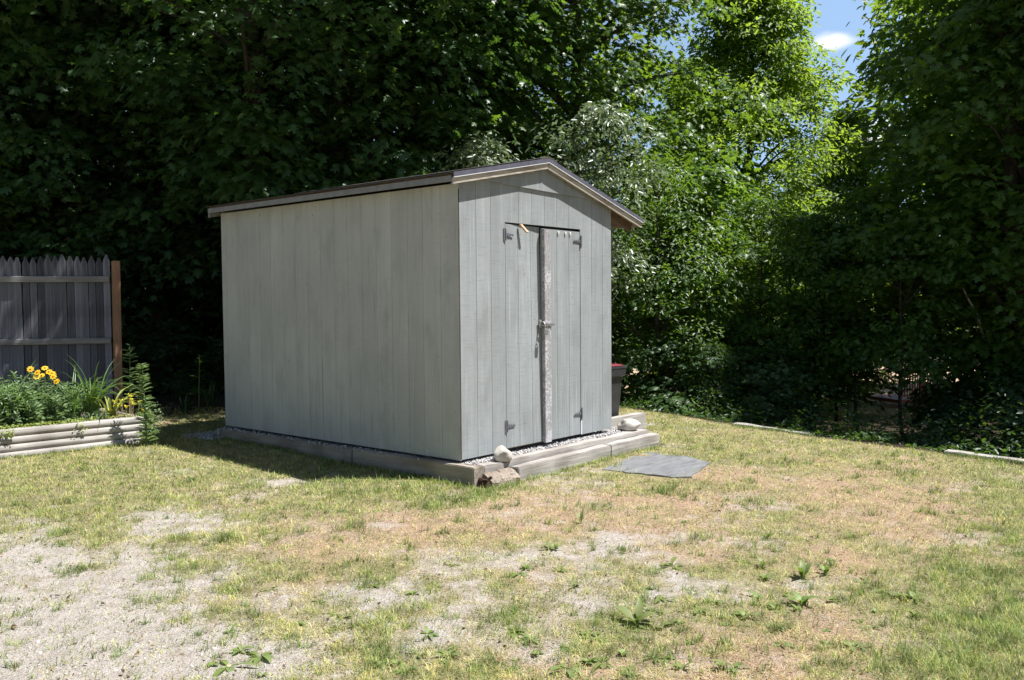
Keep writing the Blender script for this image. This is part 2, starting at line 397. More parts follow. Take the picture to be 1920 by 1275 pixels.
fb = k.rng(k.math('ADD', bare, jit), .12, .88); fd = k.rng(k.math('ADD', dry, jit), .30, .95)
col = k.mix(fd, thatch, redd); col = k.mix(fb, col, sand)
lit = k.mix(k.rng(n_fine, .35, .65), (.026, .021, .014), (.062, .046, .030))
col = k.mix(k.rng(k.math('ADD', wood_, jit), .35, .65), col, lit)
col = k.mix(yard, col, (.50, .37, .25))
k.color(col); k.rough(.95); k.b.inputs['Specular IOR Level'].default_value = .15
k.bump(k.math('ADD', k.math('MULTIPLY', n_fine, .6), k.math('ADD', k.math('MULTIPLY', n_grit, .25), n_mid)), 1.0, .04)
M['ground'] = k.m

# ------------------------------------------------------------------ ground
def edge_x(y): return 4.80+.185*(y+.2) + .05*np.sin(y*1.7)
def sstep(a, b, x):
    t = np.clip((x-a)/(b-a), 0, 1); return t*t*(3-2*t)
def gz(x, y):
    x = np.asarray(x, float); y = np.asarray(y, float)
    z = -.20+.016*np.clip(y, -8, 6)
    z = z+.05*sstep(4.5, 8, y)*sstep(2.5, -1, x)
    s = np.clip(x-edge_x(y)-.05, 0, None)
    z = z-1.45*sstep(0, 5.5, s)-.25*sstep(5, 16, s)
    z = z+.022*(fbm(vn1, x*1.1, y*1.1, 3)-.5)+.012*(vn2(x*5, y*5)-.5)
    return z
def G(px, py):
    d = ray(px, py); t = (-.2-CAM[2])/d[2]
    for _ in range(25):
        q = CAM+t*d; t = t+(float(gz(q[0], q[1]))-q[2])/d[2]*.8
    return CAM+t*d

BARE = [(120, 1230, 430, 200, 1.25), (60, 1060, 220, 80, .85), (330, 985, 130, 26, .8), (470, 1150, 220, 90, .7), (640, 1120, 240, 60, .6),
        (800, 1060, 180, 40, .45), (880, 1190, 160, 80, .68), (1070, 1080, 160, 60, .85), (1230, 1090, 190, 50, .6), (560, 1250, 200, 60, .7), (960, 1255, 200, 50, .35),
        (1470, 1105, 150, 40, .45), (1040, 897, 90, 20, .7), (330, 880, 60, 14, .3), (500, 900, 70, 16, .25), (1150, 1020, 110, 25, .5), (1230, 1245, 140, 30, .4)]
DRY = [(1150, 960, 330, 70, .75), (760, 990, 220, 60, .65), (1390, 1230, 240, 60, .9), (1620, 930, 240, 70, .75), (1320, 895, 160, 26, .7), (1560, 1180, 160, 50, .55), (1500, 1020, 260, 60, .5),
       (1300, 960, 150, 40, .5), (1100, 1255, 160, 40, .6), (420, 940, 200, 30, .25), (1280, 1040, 150, 30, .6), (1750, 1000, 120, 60, .35)]
GREEN = [(1880, 1120, 160, 200, .8), (1850, 930, 180, 50, .4), (740, 915, 180, 34, .7), (200, 900, 330, 44, .45), (1300, 915, 110, 18, .7), (90, 960, 160, 30, .35), (640, 950, 160, 26, .4), (1680, 860, 220, 20, .3)]
def blobs(lst):
    o = []
    for px, py, rx, ry, w in lst:
        c = G(px, py); a = G(px+rx, py)-c; b = G(px, py-ry)-c
        A = np.linalg.inv(np.array([[a[0], b[0]], [a[1], b[1]]])); o.append((c[:2], A, w))
    return o
bB, bD, bG = blobs(BARE), blobs(DRY), blobs(GREEN)
def field(bl, x, y):
    s = np.zeros_like(x)
    for c, A, w in bl:
        dx, dy = x-c[0], y-c[1]; u = A[0, 0]*dx+A[0, 1]*dy; v = A[1, 0]*dx+A[1, 1]*dy
        s = np.maximum(s, w*np.exp(-.9*(u*u+v*v))) + .15*w*np.exp(-.9*(u*u+v*v))
    return s
def masks(x, y):
    n = fbm(vn1, x*1.7+9, y*1.7, 4)-.5; n2 = fbm(vn2, x*2.3, y*2.3+4, 4)-.5; n3 = fbm(vn3, x*5.5, y*5.5, 3)-.5
    bare = np.clip(field(bB, x, y)*.92+1.5*n+1.1*n3-.07, 0, 1)
    dry = np.clip(field(bD, x, y)*1.12+1.7*n2+.9*n3, 0, 1)
    green = np.clip(field(bG, x, y)+.9*n+.6*n2+.1, 0, 1)
    return bare, dry, green
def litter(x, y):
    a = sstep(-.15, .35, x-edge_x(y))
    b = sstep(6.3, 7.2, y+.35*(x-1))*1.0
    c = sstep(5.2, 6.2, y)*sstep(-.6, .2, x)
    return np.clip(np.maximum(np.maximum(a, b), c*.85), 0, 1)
def grid_axis(lo, hi, c0, c1, fine, coarse):
    a = list(np.arange(c0, c1+1e-6, fine)); s = fine
    x = c1
    while x < hi: s = min(s*1.25, coarse); x += s; a.append(x)
    s = fine; x = c0
    while x > lo: s = min(s*1.25, coarse); x -= s; a.insert(0, x)
    return np.array(a)
gx = grid_axis(-220, 260, -6.5, 6.5, .07, 14); gy = grid_axis(-220, 260, -6.2, 7.5, .07, 14)
X, Y = np.meshgrid(gx, gy, indexing='ij'); Z = gz(X, Y)
nx, ny = X.shape
me = bpy.data.meshes.new('ground')
me.vertices.add(nx*ny); me.vertices.foreach_set('co', np.stack([X, Y, Z], -1).astype(np.float32).ravel())
ii, jj = np.meshgrid(np.arange(nx-1), np.arange(ny-1), indexing='ij'); b0 = (ii*ny+jj).ravel()
q4 = np.stack([b0, b0+ny, b0+ny+1, b0+1], -1)
me.loops.add(q4.size); me.loops.foreach_set('vertex_index', q4.astype(np.int32).ravel())
me.polygons.add(len(q4)); me.polygons.foreach_set('loop_start', (np.arange(len(q4))*4).astype(np.int32))
me.polygons.foreach_set('use_smooth', np.ones(len(q4), bool)); me.update(calc_edges=True)
ba, dr, gr = masks(X, Y); li = litter(X, Y)
ycx, ycy = PD(1560, 37)
yd = sstep(1.15, .8, np.sqrt(((X-ycx)/13)**2+((Y-ycy)/11)**2))
for nm, v in (('bare', ba), ('dry', dr), ('litter', li*(1-yd)), ('yard', yd)):
    at = me.attributes.new(nm, 'FLOAT', 'POINT'); at.data.foreach_set('value', v.astype(np.float32).ravel())
tag(link('ground', me, M['ground']), kind='structure')

# ------------------------------------------------------------------ shed
WID, DEP = 2.44, 3.84
XR, ZR, SLL, SLR, YF = 1.22, 2.772, .205, .278, -.074     # underside of the roof at the ridge
def under(x): return ZR-(SLL*(XR-x) if x < XR else SLR*(x-XR))
shed = empty('garden_shed', (0, 0, 0), 'grey painted plywood shed with double doors and low gable roof', 'shed')
GW, GD = .0048, .005
def panel(u0, u1, z0, ztop, grooves, mapf, thick=.016, GW=GW, GD=GD):
    """vertical sheet with grooves: mapf(u, depth, z)"""
    prof = [(u0, 0)]
    for g in sorted(grooves):
        if u0+.02 < g < u1-.02:
            prof += [(g-GW/2, 0), (g-GW/2+.0015, GD), (g+GW/2-.0015, GD), (g+GW/2, 0)]
    prof += [(u1, 0), (u1, thick), (u0, thick)]
    if u0 < XR < u1 and callable(ztop) and mapf is FR:
        k_ = next(i for i, p in enumerate(prof) if p[0] > XR); prof.insert(k_, (XR, 0))
    bm = bmesh.new()
    zt = ztop if callable(ztop) else (lambda u: ztop)
    prism(bm, prof, lambda p, s: mapf(p[0], p[1], zt(p[0]) if s else z0))
    return bm
FR = lambda u, d, z: (u, d, z)
SI = lambda u, d, z: (d, u, z)
fg = [.030+.2035*i for i in range(13)]
DX0, DX1, DM, DZ0, DZ1 = .644, 1.855, 1.205, .022, 2.168
HEAD = 2.183
front = panel(.012, DX0-.004, 0, lambda u: min(under(u)-.004, 2.56), fg, FR)
b2 = panel(DX1+.004, WID-.004, 0.01, lambda u: min(under(u)-.004, 2.56), fg, FR)
b3 = panel(DX0-.004, DX1+.004, HEAD, lambda u: 2.56, fg, FR)
for b_ in (b2, b3):
    mm = bpy.data.meshes.new('t'); b_.to_mesh(mm); b_.free(); front.from_mesh(mm); bpy.data.meshes.remove(mm)
o = finish(front, 'front_wall', M['front'], shed); o['label'] = 'sunlit grooved front wall round the doors'
# gable sheet, proud of the wall below and lapping over it
bm = bmesh.new()
zs0, zs1 = 2.548, 2.506
xl = .17; xr = 2.17
prism(bm, [(.155, zs0), (xr, zs1), (XR, ZR-.003)], lambda p, s: (p[0], -.019 if s == 0 else -.0015, p[1]))
finish(bm, 'gable_panel', M['front'], shed)
sg = [.018+.2185*i for i in range(19)]
sg = [g+random.uniform(-.012, .012) for g in sg]
side = panel(.0, DEP, -.005, lambda u: 2.488, sg, SI, .016, .0042, .004)
o = finish(side, 'side_wall', M['side'], shed); o['label'] = 'shaded long wall with faint grooves'
bm = panel(.018, DEP, 0, lambda u: under(WID)-.006, sg, lambda u, d, z: (WID-d, u, z)); finish(bm, 'side_wall', M['front'], shed)
bm = bmesh.new(); prism(bm, [(.018, 0), (WID-.018, 0), (WID-.018, under(WID)-.006), (XR, ZR-.006), (.018, under(0)-.006)], lambda p, s: (p[0], DEP-.002-.016*s, p[1]))
finish(bm, 'rear_wall', M['front'], shed)
bm = bmesh.new(); box(bm, .03, WID-.03, .03, DEP-.03, .004, .03); finish(bm, 'shed_floor', M['soffit'], shed)
for xx in (.35, 1.2, 2.05):
    bm = bmesh.new(); box(bm, xx-.05, xx+.05, .16, DEP-.12, -.11, .003); finish(bm, 'floor_runner', M['black'], shed)
bm = bmesh.new(); box(bm, .0006, .0105, -.0025, -.0004, .004, 2.44); finish(bm, 'panel_edge', M['edge'], shed)
# doors
GW, GD = .0048, .005
def lean(bm, xa, xb, amt):               # warped door: its free top corner sits back
    for v in bm.verts:
        t = (v.co.x-xa)/(xb-xa); h = max(0, (v.co.z-1.35)/(DZ1-1.35)); v.co.y += amt*max(0, min(1, t))*h*h
bm = panel(DX0+.003, DM-.002, DZ0, lambda u: DZ1, fg, FR, .02)
for v in bm.verts: v.co.y += .002
lean(bm, DX0, DM, .032); ld = finish(bm, 'door', M['front'], shed); ld['label'] = 'hinged door with a tan wood turn button, warped back at its top'
bm = panel(DM+.002, DX1-.004, DZ0-.005, lambda u: DZ1-.012, fg, FR, .02)
for v in bm.verts: v.co.y += .003
rd = finish(bm, 'door', M['front'], shed); rd['label'] = 'hinged door carrying the flaking centre strip'
bm = bmesh.new()
nz = 40
for s_ in range(nz):
    pass
vs = []
for i in range(nz+1):
    z = DZ0-.012+(DZ1-.02-DZ0+.012)*i/nz
    a = .003*mnoise.noise(Vector((0, 0, z*9))); b = .004*mnoise.noise(Vector((5, 0, z*7)))
    vs.append([bm.verts.new(p) for p in ((DM-.006+a, .0, z), (DM-.006+a, -.036, z), (DM+.001+a, -.040, z), (DM+.088+b, -.040, z), (DM+.097+b, -.036, z), (DM+.097+b, 0, z))])
for i in range(nz):
    for j in range(5): bm.faces.new([vs[i][j], vs[i][j+1], vs[i+1][j+1], vs[i+1][j]])
bm.faces.new(vs[0]); bm.faces.new(vs[-1][::-1])
finish(bm, 'door_strip', M['strip'], rd)
# black board behind the door head gap, painting in the dark there
bm = bmesh.new(); box(bm, DX0-.01, DX1+.01, .06, .07, DZ1-.15, HEAD+.05); finish(bm, 'head_gap_dark', M['black'], shed)
# trim sliver where paint is gone beside the lower hinge
bm = bmesh.new(); box(bm, DX1-.004, DX1+.016, -.004, -.0005, .012, .16); finish(bm, 'trim_strip', M['drip_white'], shed)
def hinge(x, z, dirn, door):
    bm = bmesh.new()
    L_ = .108
    poly = [(0, -.019), (L_*.85, -.008), (L_, -.010), (L_+.012, 0), (L_, .010), (L_*.85, .008), (0, .019)]
    prism(bm, poly, lambda p, s: (x+dirn*(p[0]+.006), -.0035-.004*s, z+p[1]))
    box(bm, x-.024*(1 if dirn > 0 else 0)-.002, x+.024*(0 if dirn > 0 else 1)+.002, -.0075, -.0030, z-.060, z+.060)
    tube(bm, [(x, -.010, z-.055), (x, -.010, z+.055)], .0075, 8)
    for a in (.03, .07, .105):
        tube(bm, [(x+dirn*a, -.007, z), (x+dirn*a, -.012, z)], .006, 6)
    finish(bm, 'hinge', M['iron'], door)
hinge(DX0-.004, 2.065, 1, ld); hinge(DX0-.002, .235, 1, ld)
hinge(DX1+.002, 2.058, -1, rd); hinge(DX1+.002, .236, -1, rd)
# turn button and pegs
bm = bmesh.new()
hexa(bm, [(.842, -.002, 2.172), (.872, -.002, 2.172), (.930, -.040, 2.095), (.896, -.040, 2.095), (.846, -.020, 2.176), (.876, -.020, 2.176), (.934, -.056, 2.102), (.900, -.056, 2.102)])
finish(bm, 'turn_button', M['tan'], ld)
for x_ in (1.472, 1.592, 1.672):
    bm = bmesh.new(); box(bm, x_-.009, x_+.009, -.012, .000, 2.112, 2.142); bevel(bm, .003); finish(bm, 'peg', M['pegs'], rd)
# hasp, staple and padlock
bm = bmesh.new()
box(bm, DM-.055, DM-.010, -.008, -.001, 1.165, 1.245); bevel(bm, .002)
tube(bm, [(DM-.03, -.004, 1.225), (DM-.03, -.04, 1.225), (DM-.03, -.052, 1.205), (DM-.03, -.04, 1.187), (DM-.03, -.004, 1.187)], .006, 8)
finish(bm, 'staple', M['steel'], ld)
bm = bmesh.new()
box(bm, DM-.02, DM+.095, -.049, -.0405, 1.178, 1.212); bevel(bm, .002)
box(bm, DM+.085, DM+.145, -.046, -.0405, 1.188, 1.204)
tube(bm, [(DM+.1, -.044, 1.195), (DM+.1, -.058, 1.195)], .010, 8)
tube(bm, [(DM+.05, -.044, 1.195), (DM+.05, -.056, 1.195)], .010, 8)
hs = finish(bm, 'hasp', M['steel'], rd)
bm = bmesh.new()
box(bm, DM-.052, DM-.004, -.082, -.056, 1.095, 1.155); bevel(bm, .006, 2)
tube(bm, [(DM-.044, -.068, 1.15), (DM-.044, -.068, 1.19), (DM-.036, -.068, 1.208), (DM-.026, -.068, 1.212), (DM-.016, -.068, 1.206), (DM-.011, -.068, 1.19), (DM-.011, -.068, 1.15)], .0048, 8)
finish(bm, 'padlock', M['steel'], rd)
# roof
YB = 3.885
XL, XRT = -.13, 2.95
def bar(bm, x0, x1, y0, y1, lo, hi):
    hexa(bm, [(x0, y0, under(x0)+lo), (x1, y0, under(x1)+lo), (x1, y1, under(x1)+lo), (x0, y1, under(x0)+lo),
              (x0, y0, under(x0)+hi), (x1, y0, under(x1)+hi), (x1, y1, under(x1)+hi), (x0, y1, under(x0)+hi)])
roof = bmesh.new(); bar(roof, XL+.012, XR, YF+.022, YB, .010, .060); bar(roof, XR, XRT-.012, YF+.022, YB, .010, .060)
roof = finish(roof, 'roof', M['soffit'], shed)
bm = bmesh.new()
ncs = 10
for (x0, x1) in ((XL-.02, XR), (XRT+.02, XR)):
    for c in range(ncs):
        a = x0+(x1-x0)*c/ncs; b = x0+(x1-x0)*min(1, (c+1.25)/ncs)
        yv = YF-.014
        h0 = .072; h1 = .064
        lo, hi = min(a, b), max(a, b)
        la, lb = (h0, h1) if x0 < x1 else (h1, h0)
        hexa(bm, [(lo, yv, under(lo)+la-.008), (hi, yv, under(hi)+lb-.008), (hi, YB+.02, under(hi)+lb-.008), (lo, YB+.02, under(lo)+la-.008),
                  (lo, yv, under(lo)+la), (hi, yv, under(hi)+lb), (hi, YB+.02, under(hi)+lb), (lo, YB+.02, under(lo)+la)])
finish(bm, 'shingles', M['shingle'], roof)
bm = bmesh.new(); hexa(bm, [(XR-.13, YF-.02, under(XR-.13)+0.074), (XR, YF-.02, ZR+0.074), (XR, YB+.02, ZR+0.074), (XR-.13, YB+.02, under(XR-.13)+0.074),
                            (XR-.13, YF-.02, under(XR-.13)+0.083), (XR, YF-.02, ZR+0.086), (XR, YB+.02, ZR+0.086), (XR-.13, YB+.02, under(XR-.13)+0.083)])
hexa(bm, [(XR, YF-.02, ZR+0.074), (XR+.13, YF-.02, under(XR+.13)+0.074), (XR+.13, YB+.02, under(XR+.13)+0.074), (XR, YB+.02, ZR+0.074),
          (XR, YF-.02, ZR+0.086), (XR+.13, YF-.02, under(XR+.13)+0.083), (XR+.13, YB+.02, under(XR+.13)+0.083), (XR, YB+.02, ZR+0.086)])
finish(bm, 'ridge_cap', M['shingle'], roof)
for (a, b) in ((XL-.012, XR), (XR, XRT+.012)):
    bm = bmesh.new(); bar(bm, a, b, YF-.019, YF-.006, .030, .072); finish(bm, 'drip_edge', M['drip'], roof)
    bm = bmesh.new(); bar(bm, a, b, YF-.019, YF-.006, .0225, .0298); finish(bm, 'drip_hem', M['drip_white'], roof)
    bm = bmesh.new(); bar(bm, a+.01, b-(.01 if b > 2 else 0), YF-.002, YF+.020, -.032, .0195); finish(bm, 'rake_board', M['rake'], roof)
bm = bmesh.new(); box(bm, XL-.008, XL+.012, YF+.022, YB+.005, under(XL)-.008, under(XL)+.044); finish(bm, 'fascia_board', M['fascia'], roof)
bm = bmesh.new(); box(bm, XL-.014, XL+.03, YF-.003, YF+.021, under(XL)-.035, under(XL)-.0225); finish(bm, 'rake_end', M['fascia'], roof)
bm = bmesh.new(); box(bm, XRT-.011, XRT+.008, YF+.022, YB+.005, under(XRT)-.02, under(XRT)+.046); finish(bm, 'fascia_board', M['rake'], roof)
bm = bmesh.new(); bar(bm, XL+.02, XR, DEP+.06, DEP+.09, -.06, .009); bar(bm, XR, XRT-.02, DEP+.06, DEP+.09, -.06, .009); finish(bm, 'rake_board', M['fascia'], roof)
for yy in (.05, .66, 1.27, 1.88, 2.49, 3.1, 3.7):
    bm = bmesh.new(); bar(bm, WID+.004, XRT-.02, yy, yy+.038, -.075, .009); finish(bm, 'rafter', M['soffit'], roof)

# ------------------------------------------------------------------ timber base round the shed
base = empty('timber_base', (0, 0, -.2), 'weathered square timbers edging the gravel under the shed', 'edging')
base_off = Vector((0, 0, -.2))
def timber(bx, mat, label=None, axis='x', rough=.011, parent=base, off=base_off):
    bm = bmesh.new(); box(bm, *bx)
    ln_ = max(bx[1]-bx[0], bx[3]-bx[2])
    bmesh.ops.subdivide_edges(bm, edges=[e for e in bm.edges if (e.verts[0].co-e.verts[1].co).length > ln_*.9], cuts=int(ln_/.07))
    bevel_edges = [e for e in bm.edges if len(e.link_faces) == 2 and e.calc_face_angle(0) > .5]
    bmesh.ops.bevel(bm, geom=bevel_edges, offset=.008, segments=2, affect='EDGES')
    roughen(bm, rough, 5, bx[0]*3+bx[2])
    for v in bm.verts: v.co -= off
    o = finish(bm, 'timber', mat, parent)
    if label: o['label'] = label
    return o
timber((-.085, .06, 1.435, 3.84, -.22, -.038), M['timber_y'])
timber((-.085, .065, -.235, 1.42, -.24, -.030), M['timber_y'])
timber((.075, 2.86, -.225, -.10, -.24, -.034), M['timber_x'])
timber((.40, 1.905, -.345, -.235, -.25, -.082), M['timber_x'])
timber((1.915, 2.885, -.345, -.235, -.25, -.075), M['timber_x'])
timber((2.72, 2.86, -.09, 3.7, -.24, -.05), M['timber_y'])
timber((2.74, 3.60, .27, .40, -.2, .045), M['timber_x'], 'short timber stacked on top behind the shed corner')
# rotten stub
bm = bmesh.new()
for i in range(13):
    pass
rr = []
for i in range(13):
    t = i/12; x = .012+.375*t; jag = .03*abs(mnoise.noise(Vector((t*7, 1, 2)))) + (.03 if i in (0, 12) else 0)
    pr = [(-.365, -.24), (-.370, -.17), (-.352+jag*.4, -.118-jag*.3), (-.31, -.098-jag*.5), (-.245, -.092), (-.236, -.24)]
    rr.append([bm.verts.new((x+.02*mnoise.noise(Vector((i*.9, p[0]*20, p[1]*20))), p[0], p[1])) for p in pr])
for i in range(12):
    for j in range(6): bm.faces.new([rr[i][j], rr[i][(j+1) % 6], rr[i+1][(j+1) % 6], rr[i+1][j]])
bm.faces.new(rr[0][::-1]); bm.faces.new(rr[-1])
bmesh.ops.subdivide_edges(bm, edges=list(bm.edges), cuts=1, use_grid_fill=True); roughen(bm, .012, 22, 3); roughen(bm, .010, 60, 5)
for v in bm.verts: v.co -= base_off
o = finish(bm, 'timber', M['rotten'], base); o['label'] = 'broken rotten orange-brown end of the front timber'
bm = bmesh.new(); box(bm, -.03, .022, -.352, -.243, -.245, -.118); bmesh.ops.subdivide_edges(bm, edges=list(bm.edges), cuts=5, use_grid_fill=True); roughen(bm, .030, 17, 2)
for v in bm.verts: v.co -= base_off
finish(bm, 'rotten_heart', M['rot'], base)

# gravel round and in front of the shed
ico_v = []
bm = bmesh.new(); bmesh.ops.create_icosphere(bm, subdivisions=1, radius=1); bm.verts.ensure_lookup_table()
ICO_V = np.array([v.co[:] for v in bm.verts]); ICO_F = [[v.index for v in f.verts] for f in bm.faces]; bm.free()
def rand_rot(n):
    q = rng.normal(size=(n, 4)); q /= np.linalg.norm(q, axis=1, keepdims=True); w, x, y, z = q.T
    return np.stack([np.stack([1-2*(y*y+z*z), 2*(x*y-z*w), 2*(x*z+y*w)], 1), np.stack([2*(x*y+z*w), 1-2*(x*x+z*z), 2*(y*z-x*w)], 1), np.stack([2*(x*z-y*w), 2*(y*z+x*w), 1-2*(x*x+y*y)], 1)], 1)
def stones(name, pos, size, mat, flat=.6):
    n = len(pos); s = np.stack([size, size*rng.uniform(.6, 1, n), size*rng.uniform(.4, .8, n)], 1)
    m = rand_rot(n)*s[:, None, :]; m[:, 2, :] *= flat+.3
    tv = ICO_V*np.random.default_rng(3).uniform(.8, 1.15, (len(ICO_V), 1))
    return inst_mesh(name, tv, ICO_F, pos, m, mat)
pg = []
for (x0, x1, y0, y1, z, n) in ((.02, 2.78, -.10, .16, -.036, 3800), (.06, .30, -.05, 3.9, -.045, 3600), (-.085, .05, .05, 3.85, -.034, 450), (2.4, 2.74, -.1, 2, -.06, 1200), (-.35, .3, 3.65, 4.25, -.12, 600)):
    pg.append(np.stack([rng.uniform(x0, x1, n), rng.uniform(y0, y1, n), z+rng.uniform(-.012, .008, n)], 1))
pg = np.concatenate(pg)
gv = stones('gravel', pg, rng.uniform(.006, .017, len(pg)), M['gravel']); tag(gv, 'pale crushed gravel in the strip under the shed walls', 'gravel', kind='stuff')
bm = bmesh.new(); box(bm, -.05, 2.8, -.12, 3.95, -.3, -.050); o = finish(bm, 'gravel_bed', M['gravel'])
tag(o, kind='structure')
n = 2600
px_ = rng.uniform(0, 1920, n*6); py_ = rng.uniform(850, 1275, n*6)
dd = np.array([cf+(a-960)/FPX*cr-(b-637.5)/FPX*cu for a, b in zip(px_, py_)]); tt = (-.24-CAM[2])/dd[:, 2]
pp = CAM+tt[:, None]*dd
b_, d_, g_ = masks(pp[:, 0], pp[:, 1]); keep = rng.random(len(pp)) < np.clip(b_-.2, 0, .6)
pp = pp[keep][:n]; pp[:, 2] = gz(pp[:, 0], pp[:, 1])
o = stones('pebbles', pp, rng.uniform(.002, .0075, len(pp))*(1+1.2*(rng.random(len(pp)) > .97)), M['pebble']); tag(o, 'small pebbles scattered over the sandy bare lawn', 'pebbles', kind='stuff')

def stone(loc, s, seed, label, rz=0):
    bm = bmesh.new(); bmesh.ops.create_icosphere(bm, subdivisions=4, radius=1)
    for v in bm.verts:
        c = v.co.copy()
        for k_ in range(7):
            d = Vector(np.random.default_rng(seed*10+k_).normal(size=3)).normalized(); h = .74
            e = c.dot(d)-h
            if e > 0: c -= d*e*.85
        c += c.normalized()*(.10*mnoise.noise(c*1.6+Vector((seed, 0, 0)))+.03*mnoise.noise(c*5))
        v.co = Vector((c.x*s[0], c.y*s[1], max(c.z*s[2], -s[2]*.62)))
    o = finish(bm, 'stone', M['stone'], None, True, loc); o.rotation_euler = (0, 0, rz); tag(o, label, 'stone', 'stones on the shed timbers')
stone((.372, -.185, .018), (.094, .086, .086), 3, 'rounded speckled stone on the rotten near end of the front timber', .5)
stone((2.655, -.09, .022), (.135, .10, .078), 8, 'wide pale stone on the far timber end beside the bin', -.6)

# ------------------------------------------------------------------ slate slab
sp_ = [(1128, 882), (1150, 871), (1190, 852), (1217, 848), (1262, 855), (1290, 857), (1330, 870), (1318, 879), (1294, 897), (1262, 897), (1222, 892), (1180, 888)]
pts = [G(*a) for a in sp_]; cen = np.mean(pts, 0)
bm = bmesh.new(); dense = []
for i in range(len(pts)):
    a, b = pts[i], pts[(i+1) % len(pts)]
    for t in np.linspace(0, 1, 5)[:-1]:
        p = a+(b-a)*t; p = p+.035*np.array([mnoise.noise(Vector(p*9)), mnoise.noise(Vector(p*9+5)), 0]); dense.append(p-cen)
zt = max(float(gz(*p[:2])) for p in pts)-.004-cen[2]
prism(bm, [(p[0], p[1]) for p in dense], lambda p, s: (p[0], p[1], (zt-.05, zt)[s]))
o = finish(bm, 'slate_slab', M['slate'], None, False, tuple(cen)); tag(o, 'flat blue-grey slate slab set in the grass before the doors', 'slab')

# lawn edge timbers at the right
def edge_timber(pa, pb, w, h, label):
    a, b = G(*pa), G(*pb); d = (b-a); d[2] = 0; L_ = np.linalg.norm(d); ang = math.atan2(d[1], d[0])
    h *= .6; bm = bmesh.new(); box(bm, 0, L_, 0, w, -.1, h)
    bmesh.ops.subdivide_edges(bm, edges=[e for e in bm.edges if e.calc_length() > L_*.9], cuts=14)
    bmesh.ops.bevel(bm, geom=[e for e in bm.edges if e.calc_face_angle(0) > .5], offset=.008, segments=2, affect='EDGES'); roughen(bm, .014, 4, pa[0])
    o = finish(bm, 'edging_timber', M['bedlog'], None, False, (a[0], a[1], float(gz(a[0], a[1])))); o.rotation_euler = (0, -math.atan2(float(gz(b[0], b[1])-gz(a[0], a[1])), L_), ang)
    tag(o, label, 'timber', 'timbers along the lawn edge')
edge_timber((1372, 797), (1520, 816), .14, .03, 'thin low edging timber half buried beyond the shed')
edge_timber((1768, 851), (2060, 888), .15, .055, 'pale thick edging timber at the dark right lawn edge')

# ------------------------------------------------------------------ bin
bx, by = 3.15, .76
bz = float(gz(bx, by))
wb = empty('wheeled_bin', (bx, by, bz), 'black plastic wheeled bin with red lid behind the shed', 'bin', rz=-.12)
H_ = .655-bz
def rring(w, d, z, r=.05, nseg=5):
    o = []
    for cx, cy, a0 in ((w-r, d-r, 0), (-w+r, d-r, 90), (-w+r, -d+r, 180), (w-r, -d+r, 270)):
        for i in range(nseg):
            a = R(a0+90*i/(nseg-1)); o.append((cx+r*math.cos(a), cy+r*math.sin(a), z))
    return o
def loft(bm, rings):
    rs = [[bm.verts.new(p) for p in r] for r in rings]
    for i in range(len(rs)-1):
        n = len(rs[i])
        for k_ in range(n): bm.faces.new([rs[i][k_], rs[i][(k_+1) % n], rs[i+1][(k_+1) % n], rs[i+1][k_]])
    bm.faces.new(rs[0][::-1]); bm.faces.new(rs[-1])
bm = bmesh.new()
loft(bm, [rring(.215, .24, .03), rring(.262, .285, H_-.155), rring(.27, .292, H_-.15), rring(.292, .315, H_-.14), rring(.300, .322, H_-.05), rring(.305, .328, H_-.045), rring(.305, .328, H_-.025)])
finish(bm, 'bin_body', M['bin'], wb)
bm = bmesh.new(); loft(bm, [rring(.275, .30, H_-.024), rring(.280, .305, H_-.016), rring(.24, .27, H_-.002, .06), rring(.12, .14, H_+.004, .06)])
finish(bm, 'bin_lid', M['lid'], wb)
bm = bmesh.new(); tube(bm, [(-.2, .34, H_-.06), (-.2, .39, H_-.05), (.2, .39, H_-.05), (.2, .34, H_-.06)], .014, 8); finish(bm, 'bin_handle', M['bin'], wb)
for s_ in (-1, 1):
    bm = bmesh.new(); tube(bm, [(s_*.23, .25, .10), (s_*.275, .25, .10)], .10, 18); finish(bm, 'wheel', M['tyre'], wb)

# ------------------------------------------------------------------ picket fence
fa = PP(-150, 478, 12.05); fb_ = PP(205, 478, 12.60)
fd_ = fb_-fa; fd_[2] = 0; FL = np.linalg.norm(fd_); fang = math.atan2(fd_[1], fd_[0])
FT = 2.13
f0 = float(gz(fb_[0], fb_[1]))
fence = empty('picket_fence', (fb_[0], fb_[1], f0), 'grey weathered stockade fence with pointed pickets and orange post', 'fence', rz=fang)
pw = .0955; nP = int(FL/pw)
for i in range(nP):
    x1 = -i*pw-.004; x0 = x1-pw+.005+random.uniform(-.003, .006); t = FT-f0+random.uniform(-.03, .02); c = (x0+x1)/2; w = (x1-x0)/2
    bm = bmesh.new()
    poly = [(-w, .03), (w, .03), (w, t-.11), (w*.93, t-.085), (w*.62, t-.05), (w*.40, t-.02), (w*.22, t), (-w*.22, t), (-w*.40, t-.02), (-w*.62, t-.05), (-w*.93, t-.085), (-w, t-.11)]
    prism(bm, poly, lambda p, s: (p[0], (-.008, .010)[s], p[1]))
    o = finish(bm, 'picket', M['fence'], fence); o.location = (c, random.uniform(-.002, .002), 0); o.rotation_euler = (0, random.uniform(-.004, .004), random.uniform(-.03, .03))
for zz, lb in ((1.80, None), (.92, None), (.14, None)):
    bm = bmesh.new(); z_ = zz-f0
    hexa(bm, [(-FL, -.052, z_-.042), (.0, -.052, z_-.042), (.0, -.0125, z_-.042), (-FL, -.0125, z_-.042), (-FL, -.052, z_+.042), (.0, -.052, z_+.042), (.0, -.0125, z_+.042), (-FL, -.0125, z_+.042)])
    bevel(bm, .006); finish(bm, 'rail', M['rail'], fence)
